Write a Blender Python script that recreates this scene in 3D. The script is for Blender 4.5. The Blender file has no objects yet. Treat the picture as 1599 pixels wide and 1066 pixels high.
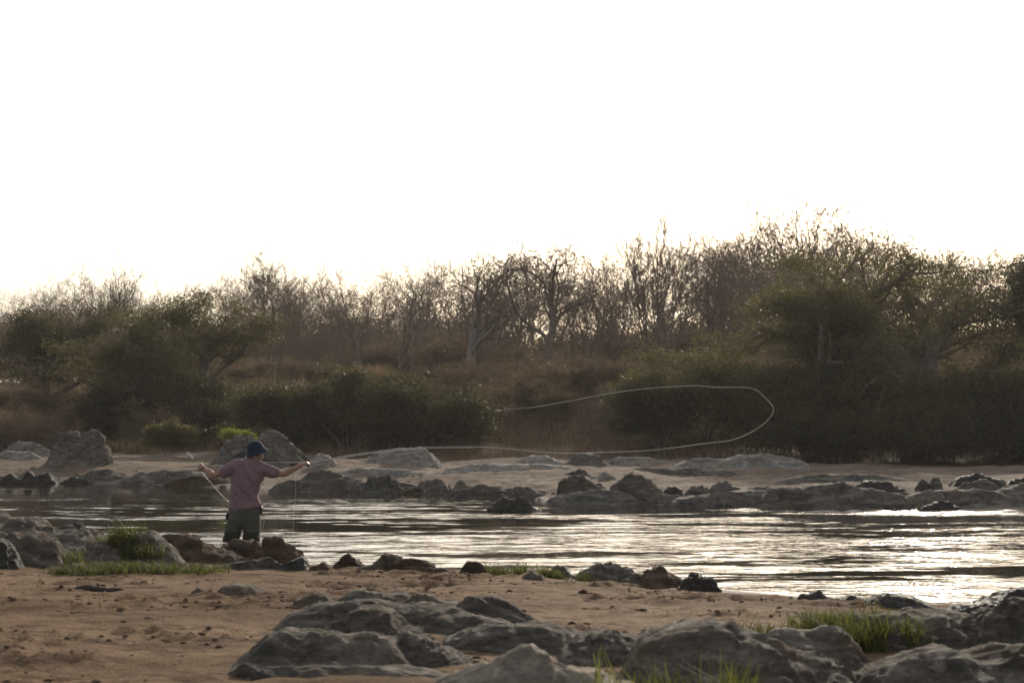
import bpy, bmesh, math
import numpy as np
from mathutils import Vector, Matrix, Euler

# ------------------------------------------------------------------ camera, sky, sun, exposure
scene = bpy.context.scene
COL = scene.collection
F = 2665.0            # focal length in photo pixels (1599 px wide)
HY = 645.0            # photo row of the horizon
HC = 1.6              # camera height above the river surface (m)
cam_d = bpy.data.cameras.new('camera')
cam = bpy.data.objects.new('camera', cam_d); COL.objects.link(cam)
cam_d.sensor_width = 36.0; cam_d.lens = 36.0 * F / 1599.0
cam.location = (0, 0, HC)
cam.rotation_euler = (math.radians(90) + math.atan((HY - 533.0) / F), 0, 0)
cam_d.clip_start = 0.1; cam_d.clip_end = 6000
cam_d.dof.use_dof = True; cam_d.dof.focus_distance = 21.5; cam_d.dof.aperture_fstop = 4.5
scene.camera = cam

SUN_EL, SUN_AZ = math.radians(19.0), math.radians(14.0)      # ahead of the camera, a little to the right
world = bpy.data.worlds.new('World'); scene.world = world; world.use_nodes = True
wn = world.node_tree; wn.nodes.clear()
sky = wn.nodes.new('ShaderNodeTexSky'); sky.sky_type = 'NISHITA'; sky.sun_disc = False
sky.sun_elevation = SUN_EL; sky.sun_rotation = SUN_AZ
sky.air_density = 1.0; sky.dust_density = 4.0; sky.ozone_density = 1.0; sky.altitude = 300
veil = wn.nodes.new('ShaderNodeMix'); veil.data_type = 'RGBA'; veil.inputs[0].default_value = 0.22
veil.inputs[7].default_value = (10.9, 10.8, 10.6, 1)          # thin even high cloud all over the sky
bg = wn.nodes.new('ShaderNodeBackground'); bg.inputs[1].default_value = 0.10
wo = wn.nodes.new('ShaderNodeOutputWorld')
hs = wn.nodes.new('ShaderNodeHueSaturation'); hs.inputs['Saturation'].default_value = 0.78     # hazy, whitened air
wn.links.new(sky.outputs[0], hs.inputs['Color']); wn.links.new(hs.outputs[0], veil.inputs[6]); wn.links.new(veil.outputs[2], bg.inputs[0]); wn.links.new(bg.outputs[0], wo.inputs[0])

sun_d = bpy.data.lights.new('sun', 'SUN'); sun_d.energy = 3.8; sun_d.angle = math.radians(2.5); sun_d.color = (1.0, 0.90, 0.76)
sun = bpy.data.objects.new('sun', sun_d); COL.objects.link(sun)
sdir = Vector((math.sin(SUN_AZ) * math.cos(SUN_EL), math.cos(SUN_AZ) * math.cos(SUN_EL), math.sin(SUN_EL)))
sun.rotation_euler = sdir.to_track_quat('Z', 'Y').to_euler(); sun.location = sdir * 200

vs = scene.view_settings
vs.view_transform = 'Standard'; vs.look = 'None'; vs.gamma = 1.0; vs.exposure = 0.28; vs.use_curve_mapping = False
scene.render.engine = 'CYCLES'
scene.cycles.use_denoising = True
scene.cycles.max_bounces = 6; scene.cycles.transparent_max_bounces = 6
scene.cycles.sample_clamp_indirect = 6.0; scene.cycles.sample_clamp_direct = 40.0

# ------------------------------------------------------------------ helpers
def X_at(px, Y): return (px - 800.0) / F * Y
def Z_at(py, Y): return HC - (py - HY) / F * Y
def PT(px, py, Y): return np.array((X_at(px, Y), Y, Z_at(py, Y)))
def ROW(z, Y): return HY + (HC - z) / Y * F

def _hash(i, j, k, seed):
    h = (i * 374761393 + j * 668265263 + k * 2147483647 + seed * 974634777) & 0xFFFFFFFF
    h = ((h ^ (h >> 13)) * 1274126177) & 0xFFFFFFFF
    h = ((h ^ (h >> 16)) * 2246822519) & 0xFFFFFFFF
    return h ^ (h >> 15)
_GR = np.array([(1,1,0),(-1,1,0),(1,-1,0),(-1,-1,0),(1,0,1),(-1,0,1),(1,0,-1),(-1,0,-1),(0,1,1),(0,-1,1),(0,1,-1),(0,-1,-1),(1,1,0),(-1,1,0),(0,-1,1),(0,-1,-1)], dtype=np.float64)
def noise(x, y, z=0.0, seed=0):
    x, y, z = np.broadcast_arrays(np.asarray(x, float), np.asarray(y, float), np.asarray(z, float))
    xi, yi, zi = np.floor(x).astype(np.int64), np.floor(y).astype(np.int64), np.floor(z).astype(np.int64)
    xf, yf, zf = x - xi, y - yi, z - zi
    u, v, w = [t * t * t * (t * (t * 6 - 15) + 10) for t in (xf, yf, zf)]
    def g(a, b, c):
        q = _GR[_hash(xi + a, yi + b, zi + c, seed) & 15]
        return q[..., 0] * (xf - a) + q[..., 1] * (yf - b) + q[..., 2] * (zf - c)
    x00 = g(0,0,0) * (1-u) + g(1,0,0) * u; x10 = g(0,1,0) * (1-u) + g(1,1,0) * u
    x01 = g(0,0,1) * (1-u) + g(1,0,1) * u; x11 = g(0,1,1) * (1-u) + g(1,1,1) * u
    return (x00 * (1-v) + x10 * v) * (1-w) + (x01 * (1-v) + x11 * v) * w
def fbm(x, y, z=0.0, octaves=4, seed=0, gain=0.5):
    s, a, f = 0.0, 1.0, 1.0
    for o in range(octaves):
        s = s + a * noise(np.asarray(x) * f, np.asarray(y) * f, np.asarray(z) * f, seed + o * 17); a *= gain; f *= 2.03
    return s
def ridged(x, y, z=0.0, octaves=3, seed=0, gain=0.5):
    s, a, f = 0.0, 1.0, 1.0
    for o in range(octaves):
        s = s + a * (1 - 2.2 * np.abs(noise(np.asarray(x) * f, np.asarray(y) * f, np.asarray(z) * f, seed + o * 17))); a *= gain; f *= 2.03
    return s
def sstep(a, b, x):
    t = np.clip((x - a) / (b - a), 0, 1); return t * t * (3 - 2 * t)

def mesh_np(name, verts, quads=None, tris=None, smooth=True):
    verts = np.ascontiguousarray(verts, dtype=np.float32)
    me = bpy.data.meshes.new(name)
    nq = 0 if quads is None else len(quads); nt = 0 if tris is None else len(tris)
    parts, tot = [], []
    if nq: parts.append(np.asarray(quads, np.int32).ravel()); tot.append(np.full(nq, 4, np.int32))
    if nt: parts.append(np.asarray(tris, np.int32).ravel()); tot.append(np.full(nt, 3, np.int32))
    loops = np.concatenate(parts); tot = np.concatenate(tot)
    start = np.concatenate(([0], np.cumsum(tot)[:-1])).astype(np.int32)
    me.vertices.add(len(verts)); me.vertices.foreach_set('co', verts.ravel())
    me.loops.add(len(loops)); me.loops.foreach_set('vertex_index', loops)
    me.polygons.add(nq + nt); me.polygons.foreach_set('loop_start', start); me.polygons.foreach_set('loop_total', tot)
    if smooth: me.polygons.foreach_set('use_smooth', np.ones(nq + nt, bool))
    me.update(calc_edges=True)
    return me
def grid_quads(nu, nv):
    a = np.arange(nu * nv).reshape(nv, nu)
    return np.stack([a[:-1, :-1].ravel(), a[:-1, 1:].ravel(), a[1:, 1:].ravel(), a[1:, :-1].ravel()], 1)

def tag(o, label=None, cat=None, group=None, kind=None):
    for k, v in (('label', label), ('category', cat), ('group', group), ('kind', kind)):
        if v: o[k] = v
    return o
def link(name, me, mat=None, parent=None, loc=None):
    o = bpy.data.objects.new(name, me); COL.objects.link(o)
    if mat is not None and me is not None: me.materials.clear(); me.materials.append(mat)
    if parent is not None: o.parent = parent
    if loc is not None: o.location = loc
    return o
def thing(name, label, cat, loc=(0, 0, 0), group=None):
    o = link(name, None, loc=loc); o.empty_display_size = 0.2
    return tag(o, label, cat, group)
def copy_thing(root, loc, rz, sc, label=None, group=None):
    r = root.copy(); COL.objects.link(r); r.location = loc; r.rotation_euler = (0, 0, rz); r.scale = sc if hasattr(sc, '__len__') else (sc, sc, sc)
    if label: r['label'] = label
    if group: r['group'] = group
    for ch in list(root.children):
        c = ch.copy(); COL.objects.link(c); c.parent = r
        for g in ch.children:
            d = g.copy(); COL.objects.link(d); d.parent = c
    return r

# ------------------------------------------------------------------ materials
class NB:
    def __init__(s, name):
        s.m = bpy.data.materials.new(name); s.m.use_nodes = True; s.t = s.m.node_tree; s.t.nodes.clear()
        s.out = s.t.nodes.new('ShaderNodeOutputMaterial')
    def n(s, kind, **kw):
        nd = s.t.nodes.new('ShaderNode' + kind)
        for k, v in kw.items():
            if k.startswith('i_'):
                key = k[2:]; key = int(key) if key.isdigit() else key.replace('_', ' ')
                if hasattr(v, 'bl_idname') or isinstance(v, bpy.types.NodeSocket): s.t.links.new(v, nd.inputs[key])
                else: nd.inputs[key].default_value = v
            else: setattr(nd, k, v)
        return nd
    def coords(s, scale=(1, 1, 1), rot=(0, 0, 0), use='Object', shift=True):
        tc = s.n('TexCoord'); src = tc.outputs[use]
        if shift:
            oi = s.n('ObjectInfo'); mu = s.n('VectorMath', operation='MULTIPLY', i_0=oi.outputs['Location'], i_1=(3.7, 5.1, 2.3))
            src = s.n('VectorMath', operation='ADD', i_0=src, i_1=mu.outputs[0]).outputs[0]
        return s.n('Mapping', i_Vector=src, i_Scale=scale, i_Rotation=rot).outputs[0]
    def noise(s, vec, scale, detail=6, rough=0.55, dist=0.0):
        return s.n('TexNoise', i_Vector=vec, i_Scale=scale, i_Detail=detail, i_Roughness=rough, i_Distortion=dist).outputs[0]
    def ramp(s, fac, stops):
        r = s.n('ValToRGB'); s.t.links.new(fac, r.inputs[0]); e = r.color_ramp.elements
        while len(e) < len(stops): e.new(0.5)
        for q, (p, c) in zip(e, stops):
            q.position = p; q.color = (c[0], c[1], c[2], 1) if hasattr(c, '__len__') else (c, c, c, 1)
        return r.outputs[0]
    def mix(s, f, a, b, mode='MIX'):
        m = s.n('Mix', data_type='RGBA', blend_type=mode)
        for sock, v in ((m.inputs[0], f), (m.inputs[6], a), (m.inputs[7], b)):
            if isinstance(v, bpy.types.NodeSocket): s.t.links.new(v, sock)
            else: sock.default_value = v if not hasattr(v, '__len__') else ((*v, 1) if len(v) == 3 else v)
        return m.outputs[2]
    def math(s, op, a, b=0.0, clamp=False):
        m = s.n('Math', operation=op, use_clamp=clamp)
        for i, v in ((0, a), (1, b)):
            if isinstance(v, bpy.types.NodeSocket): s.t.links.new(v, m.inputs[i])
            else: m.inputs[i].default_value = v
        return m.outputs[0]
    def bump(s, h, dist, strength=1.0, normal=None):
        b = s.n('Bump', i_Height=h, i_Distance=dist, i_Strength=strength)
        if normal is not None: s.t.links.new(normal, b.inputs['Normal'])
        return b.outputs[0]
    def pbr(s, color, rough=0.8, normal=None, spec=0.3, **kw):
        p = s.n('BsdfPrincipled')
        for key, v in [('Base Color', color), ('Roughness', rough), ('Specular IOR Level', spec)] + list(kw.items()):
            sk = p.inputs[key]
            if isinstance(v, bpy.types.NodeSocket): s.t.links.new(v, sk)
            else: sk.default_value = (*v, 1) if hasattr(v, '__len__') and len(v) == 3 and sk.type == 'RGBA' else v
        if normal is not None: s.t.links.new(normal, p.inputs['Normal'])
        s.t.links.new(p.outputs[0], s.out.inputs[0]); return p

def mat_plain(name, col, rough=0.7, var=0.25, scale=8.0, spec=0.3, bump=0.0, **kw):
    b = NB(name); v = b.coords(); n = b.noise(v, scale)
    c = b.ramp(n, [(0.25, [k * (1 - var) for k in col]), (0.75, [min(1, k * (1 + var)) for k in col])])
    b.pbr(c, rough, b.bump(n, bump) if bump else None, spec, **kw); return b.m

def mat_rock(name, dark, mid, pale, wet=0.0):
    b = NB(name)
    v = b.coords(); vs_ = b.coords(scale=(0.9, 1.1, 5.0), rot=(0.35, 0.55, 0.4))
    big = b.noise(v, 1.6, 8, 0.6, 0.6); fine = b.noise(v, 28.0, 8, 0.65); stri = b.noise(vs_, 3.4, 8, 0.62, 0.5); med = b.noise(v, 7.0, 7, 0.62, 0.3)
    c = b.ramp(big, [(0.30, dark), (0.52, mid), (0.72, pale)])
    c2 = b.ramp(stri, [(0.33, [k * 0.62 for k in dark]), (0.5, mid), (0.66, [k * 1.15 for k in pale])])
    c = b.mix(0.55, c, c2)
    c = b.mix(b.ramp(med, [(0.52, 0.0), (0.66, 0.55)]), c, [k * 0.5 for k in dark])
    oi = b.n('ObjectInfo'); r = b.ramp(oi.outputs['Random'], [(0.0, 0.78), (1.0, 1.22)])
    c = b.mix(1.0, c, r, 'MULTIPLY')
    stain = b.noise(v, 0.9, 5, 0.6, 1.2); c = b.mix(b.ramp(stain, [(0.50, 0.0), (0.64, 0.5)]), c, [mid[0] * 1.25, mid[1] * 0.98, mid[2] * 0.75])     # rusty bloom
    lich = b.noise(v, 13.0, 3, 0.5, 0.2); c = b.mix(b.ramp(lich, [(0.63, 0.0), (0.68, 0.55)]), c, [k * 1.2 for k in pale])     # lichen flecks
    c = b.mix(1.0, c, b.ramp(fine, [(0.3, 0.72), (0.7, 1.2)]), 'MULTIPLY')
    stri2 = b.noise(vs_, 11.0, 8, 0.65, 0.4)
    nrm = b.bump(stri, 0.085, 1.0); nrm = b.bump(stri2, 0.042, 1.0, nrm); nrm = b.bump(med, 0.024, 0.8, nrm); nrm = b.bump(fine, 0.012, 0.9, nrm)
    b.pbr(c, b.ramp(med, [(0.3, 0.80 - 0.3 * wet), (0.7, 0.95 - 0.3 * wet)]), nrm, 0.06 + 0.3 * wet); return b.m

M = {}
M['rock'] = mat_rock('grey_gneiss', (0.062, 0.053, 0.043), (0.135, 0.117, 0.096), (0.28, 0.245, 0.205))
M['rock_far'] = mat_rock('pale_gneiss', (0.072, 0.064, 0.055), (0.145, 0.129, 0.111), (0.29, 0.262, 0.225))
M['rock_pale'] = mat_rock('bleached_gneiss', (0.15, 0.135, 0.115), (0.29, 0.262, 0.225), (0.48, 0.44, 0.385))
M['rock_tan'] = mat_rock('tan_gneiss', (0.24, 0.20, 0.155), (0.36, 0.30, 0.235), (0.50, 0.43, 0.35))
M['rock_red'] = mat_rock('rusty_gneiss', (0.045, 0.030, 0.022), (0.095, 0.064, 0.046), (0.17, 0.122, 0.09))
M['rock_wet'] = mat_rock('wet_dark_gneiss', (0.024, 0.022, 0.019), (0.052, 0.047, 0.040), (0.10, 0.09, 0.078), 0.6)

def mat_sand():
    b = NB('coarse_river_sand'); v = b.coords(shift=False); vl = b.coords(scale=(0.6, 1.3, 1), shift=False)
    big = b.noise(vl, 0.55, 6, 0.6, 0.4); med = b.noise(v, 4.0, 8, 0.65); grain = b.noise(v, 85.0, 6, 0.7); peb = b.noise(v, 30.0, 4, 0.6)
    c = b.ramp(big, [(0.32, (0.110, 0.068, 0.040)), (0.50, (0.178, 0.115, 0.069)), (0.70, (0.250, 0.170, 0.107))])
    c = b.mix(b.ramp(med, [(0.38, 0.85), (0.53, 0.0)]), c, (0.085, 0.053, 0.032))
    c = b.mix(1.0, c, b.ramp(grain, [(0.3, 0.6), (0.7, 1.32)]), 'MULTIPLY')
    c = b.mix(b.ramp(peb, [(0.62, 0.0), (0.68, 0.6)]), c, (0.12, 0.08, 0.055))
    geo0 = b.n('NewGeometry'); s0 = b.n('SeparateXYZ', i_Vector=geo0.outputs['Position'])
    c = b.mix(b.ramp(b.math('MULTIPLY', s0.outputs[1], 0.02), [(0.46, 0.0), (0.54, 0.75)]), c, b.mix(1.0, b.ramp(big, [(0.35, (0.155, 0.120, 0.093)), (0.65, (0.235, 0.192, 0.152))]), b.ramp(med, [(0.35, 0.6), (0.6, 1.12)]), 'MULTIPLY'))   # greyer, finer sand on the far bank
    # wet rim near the river level, damp earth and leaf litter on the wooded slope
    geo = b.n('NewGeometry'); sx = b.n('SeparateXYZ', i_Vector=geo.outputs['Position'])
    wet = b.ramp(b.math('ADD', sx.outputs[2], b.math('MULTIPLY', med, 0.06)), [(0.03, 1.0), (0.10, 0.0)])
    c = b.mix(wet, c, b.mix(1.0, c, (0.42, 0.40, 0.38), 'MULTIPLY'))
    at = b.n('Attribute', attribute_name='litter'); lit = b.noise(v, 2.2, 8, 0.7)
    c = b.mix(at.outputs['Fac'], c, b.ramp(lit, [(0.3, (0.050, 0.034, 0.022)), (0.6, (0.115, 0.072, 0.044)), (0.8, (0.17, 0.115, 0.07))]))
    nrm = b.bump(med, 0.05, 0.8); nrm = b.bump(peb, 0.014, 0.8, nrm); nrm = b.bump(grain, 0.006, 0.9, nrm)
    b.pbr(c, b.math('SUBTRACT', 0.92, b.math('MULTIPLY', wet, 0.45)), nrm, b.math('ADD', 0.03, b.math('MULTIPLY', wet, 0.3))); return b.m
M['sand'] = mat_sand()

def mat_water():
    b = NB('rippled_river_water'); v = b.coords(shift=False); vf = b.coords(scale=(0.6, 1.2, 1), shift=False)
    small = b.noise(vf, 8.0, 3, 0.5, 0.4); tiny = b.noise(v, 24.0, 2, 0.5)
    at = b.n('Attribute', attribute_name='rough')
    h = b.math('ADD', b.math('MULTIPLY', small, 1.0), b.math('MULTIPLY', tiny, 0.13))
    bm_ = b.n('Bump', i_Height=h, i_Distance=0.0085)
    b.t.links.new(b.math('MULTIPLY', at.outputs['Fac'], 0.0085), bm_.inputs['Distance'])
    b.pbr((0.032, 0.027, 0.019), 0.02, bm_.outputs[0], 0.5, IOR=1.33); return b.m
M['water'] = mat_water()

def mat_leaf(name, c0, c1, trans=0.35, rough=0.6):
    b = NB(name); geo = b.n('NewGeometry')
    c = b.ramp(geo.outputs['Random Per Island'], [(0.0, c0), (1.0, c1)])
    oi = b.n('ObjectInfo'); c = b.mix(1.0, c, b.ramp(oi.outputs['Random'], [(0, 0.8), (1, 1.2)]), 'MULTIPLY')
    p = b.pbr(c, rough, None, 0.12)
    tr = b.n('BsdfTranslucent'); b.t.links.new(b.mix(1.0, c, (1.25, 1.25, 0.8), 'MULTIPLY'), tr.inputs[0])
    mx = b.n('MixShader'); mx.inputs[0].default_value = trans
    b.t.links.new(p.outputs[0], mx.inputs[1]); b.t.links.new(tr.outputs[0], mx.inputs[2]); b.t.links.new(mx.outputs[0], b.out.inputs[0])
    return b.m
M['leaf_olive'] = mat_leaf('olive_leaf', (0.066, 0.060, 0.028), (0.130, 0.112, 0.054))
M['leaf_dark'] = mat_leaf('dark_evergreen_leaf', (0.042, 0.040, 0.022), (0.088, 0.079, 0.043))
M['leaf_brown'] = mat_leaf('dry_brown_leaf', (0.105, 0.073, 0.052), (0.22, 0.155, 0.108))
M['leaf_bright'] = mat_leaf('fresh_yellow_green_leaf', (0.10, 0.12, 0.025), (0.20, 0.22, 0.05), 0.5)
M['grass'] = mat_leaf('river_grass', (0.050, 0.058, 0.018), (0.135, 0.138, 0.048), 0.5)
M['straw'] = mat_leaf('dry_straw', (0.13, 0.095, 0.05), (0.26, 0.20, 0.12), 0.4)
M['bark'] = mat_plain('grey_brown_bark', (0.145, 0.115, 0.092), 0.9, 0.4, 9, 0.15, 0.02)
M['bark_pale'] = mat_plain('pale_grey_bark', (0.20, 0.172, 0.145), 0.9, 0.35, 9, 0.15, 0.02)
M['twig'] = mat_plain('dry_brown_twig', (0.175, 0.128, 0.096), 0.9, 0.3, 3, 0.1)
# ------------------------------------------------------------------ the ground and the river
NEAR = np.array([(0, 850), (120, 858), (260, 876), (400, 884), (560, 886), (700, 892), (800, 897), (900, 906), (1000, 914), (1110, 920), (1240, 930), (1400, 940), (1599, 948)], float)
FAR = np.array([(0, 752), (250, 757), (400, 762), (650, 768), (730, 772), (800, 778), (950, 786), (1200, 792), (1500, 796), (1599, 797)], float)
def _shore(a):
    Y = HC * F / (a[:, 1] - HY); X = (a[:, 0] - 800) / F * Y
    return np.concatenate(([-900, X[0] - 6], X, [X[-1] + 6, 900])), np.concatenate(([Y[0] + 1.5, Y[0] + 1], Y, [Y[-1] - .6, Y[-1] - 1]))
NX, NY = _shore(NEAR); FX, FY = _shore(FAR)
VX, VY = np.array([-900, -20, -9, -5, 0, 4, 9, 14, 900.]), np.array([54, 53, 51, 46.5, 45.5, 45, 44.5, 43, 42.])
def ground_z(x, y, fine=True):
    x = np.asarray(x, float); y = np.asarray(y, float)
    wob = 0.5 * noise(x * 0.35, y * 0.35, 0, 5)
    dn = np.interp(x, NX, NY) - y + wob; df = y - np.interp(x, FX, FY) + wob; dv = y - np.interp(x, VX, VY)
    near = np.where(dn > 0, 0.30 * (1 - np.exp(-np.maximum(dn, 0) / 3.2)) + 0.011 * np.minimum(dn, 14), -0.75 * (1 - np.exp(np.minimum(dn, 0) / 1.8)))
    plat = np.clip(0.33 - 0.008 * x, 0.22, 0.42)
    far = np.where(df > 0, plat * (1 - np.exp(-np.maximum(df, 0) / 2.2)), -0.75 * (1 - np.exp(np.minimum(df, 0) / 1.8)))
    z = np.where(dn > -4.5, np.maximum(near, -0.7), far)
    mid = (dn < -2) & (df < -2); z = np.where(mid, -0.68, z)
    z = z + sstep(0, 1, dv / 19.0) * 2.35 + np.clip((dv - 19) * 0.016, 0, 1.6)
    land = sstep(0.0, 1.2, np.maximum(dn, df))
    z = z + land * (0.05 * fbm(x * 0.45, y * 0.45, 0, 3, 11)) + land * sstep(-2, 3, df) * 0.16 * noise(x * 0.33, y * 0.28, 0, 31)
    z = z + sstep(0, 6, dv) * 0.35 * fbm(x * 0.18, y * 0.18, 0, 3, 3)
    if fine:
        n = sstep(0.1, 1.0, dn) * sstep(30, 20, y)
        patch = sstep(-0.05, 0.35, fbm(x * 0.55, y * 0.8, 0, 3, 21))
        lump = fbm(x * 3.1, y * 3.6, 0, 4, 41, 0.6)
        z = z + n * (0.012 * fbm(x * 1.6, y * 1.9, 0, 3, 51) + patch * 0.042 * lump + 0.010 * fbm(x * 5.5, y * 6.0, 0, 3, 61, 0.65) + (0.25 + patch) * 0.035 * np.maximum(0, fbm(x * 6.5, y * 8.5, 0, 2, 63, 0.7) - .12))
        f = sstep(0.2, 1.5, df) * sstep(1, -1, dv)
        z = z + f * 0.06 * fbm(x * 1.3, y * 1.5, 0, 4, 71, 0.6)
    return z

def spread(a, b, step, far, grow):
    core = np.arange(a, b + step / 2, step); s = step; lo, hi = [], []; p = a
    while p > -far: s *= grow; p -= s; lo.append(p)
    s, p = step, b
    while p < far: s *= grow; p += s; hi.append(p)
    return np.concatenate((lo[::-1], core, hi))
gx = spread(-6.2, 6.2, 0.044, 1500, 1.13)
gy = np.concatenate((np.arange(-200, 0, 20.0), np.arange(0, 7, 0.35), np.arange(7, 18.5, 0.042), np.arange(18.5, 21, .12), np.arange(21, 27, 0.6), np.arange(27, 54, 0.18)))
s, p, tail = 0.17, gy[-1], []
while p < 3000: s *= 1.13; p += s; tail.append(p)
gy = np.concatenate((gy, tail))
GX, GY = np.meshgrid(gx, gy)
GZ = ground_z(GX, GY)
gm = mesh_np('ground', np.stack([GX.ravel(), GY.ravel(), GZ.ravel()], 1), grid_quads(len(gx), len(gy)))
at = gm.attributes.new('litter', 'FLOAT', 'POINT')
dv_ = GY - np.interp(GX, VX, VY); lit_ = sstep(-1.0, 1.2, dv_ + 1.5 * noise(GX * .5, GY * .5, 0, 81))
at.data.foreach_set('value', lit_.ravel().astype(np.float32))
tag(link('ground', gm, M['sand']), kind='structure')

wx = np.concatenate(([-1200, -300, -80], np.arange(-16, 14.01, 0.098), [80, 300, 1200.])); wy = np.concatenate((np.arange(12.5, 30, 0.047), np.arange(30, 41, 0.085), [46, 56.]))
WX, WY = np.meshgrid(wx, wy)
warp = 0.8 * noise(WX * .30, WY * .7, 0, 7)
band = 0.5 + 0.62 * fbm(WX * .115 + .3 * warp, WY * .62 + .5 * warp, 0, 6, 17, .72) + 0.020 * (26.3 - (WY - 0.40 * WX))     # faster and rougher along the near side
band = band + 0.22 * sstep(2.2, .4, np.abs(WY - (21.5 - .12 * WX)) ) * (WX < 4)
band = band + 0.34 * sstep(1.9, .5, np.interp(WX, FX, FY) - WY) * sstep(2.5, 5, WX)          # riffle under the far rocks
amp_ = np.interp(band, [.34, .46, .56, .72], [.03, .14, .72, 1.0])
rif = sstep(.05, .45, np.interp(WX, FX, FY) - WY) * sstep(2.0, 1.0, np.interp(WX, FX, FY) - WY) * sstep(2.8, 4.5, WX) * (0.6 + 1.2 * np.maximum(0, .5 + noise(WX * .6, WY * 1.5, 0, 57)))
amp_ = amp_ + 1.5 * rif
spark = 1 + 0.7 * sstep(-1.5, 4, WX)          # fine ripples strengthened toward the right, added to give more sun sparkle
inside = sstep(15.5, 13, np.abs(WX + 1)) * sstep(40.5, 38, WY)
wav = fbm(WX * .85 + .35 * warp, WY * 2.1 + warp * .8, 0, 3, 27, .55) + .30 * fbm(WX * 2.0 + .25 * WY, WY * 4.6, 0, 2, 37, .5)
WZ = inside * amp_ * 0.0145 * (wav + .30 * fbm(WX * 3.6 - .3 * WY, WY * 7.5, 0, 2, 47, .5))
rm = mesh_np('river', np.stack([WX.ravel(), WY.ravel(), WZ.ravel()], 1), grid_quads(len(wx), len(wy)))
ra_ = rm.attributes.new('rough', 'FLOAT', 'POINT'); ra_.data.foreach_set('value', np.clip((0.08 + 0.92 * amp_) * spark, 0, 3).ravel().astype(np.float32))
tag(link('river', rm, M['water']), kind='structure')

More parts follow.
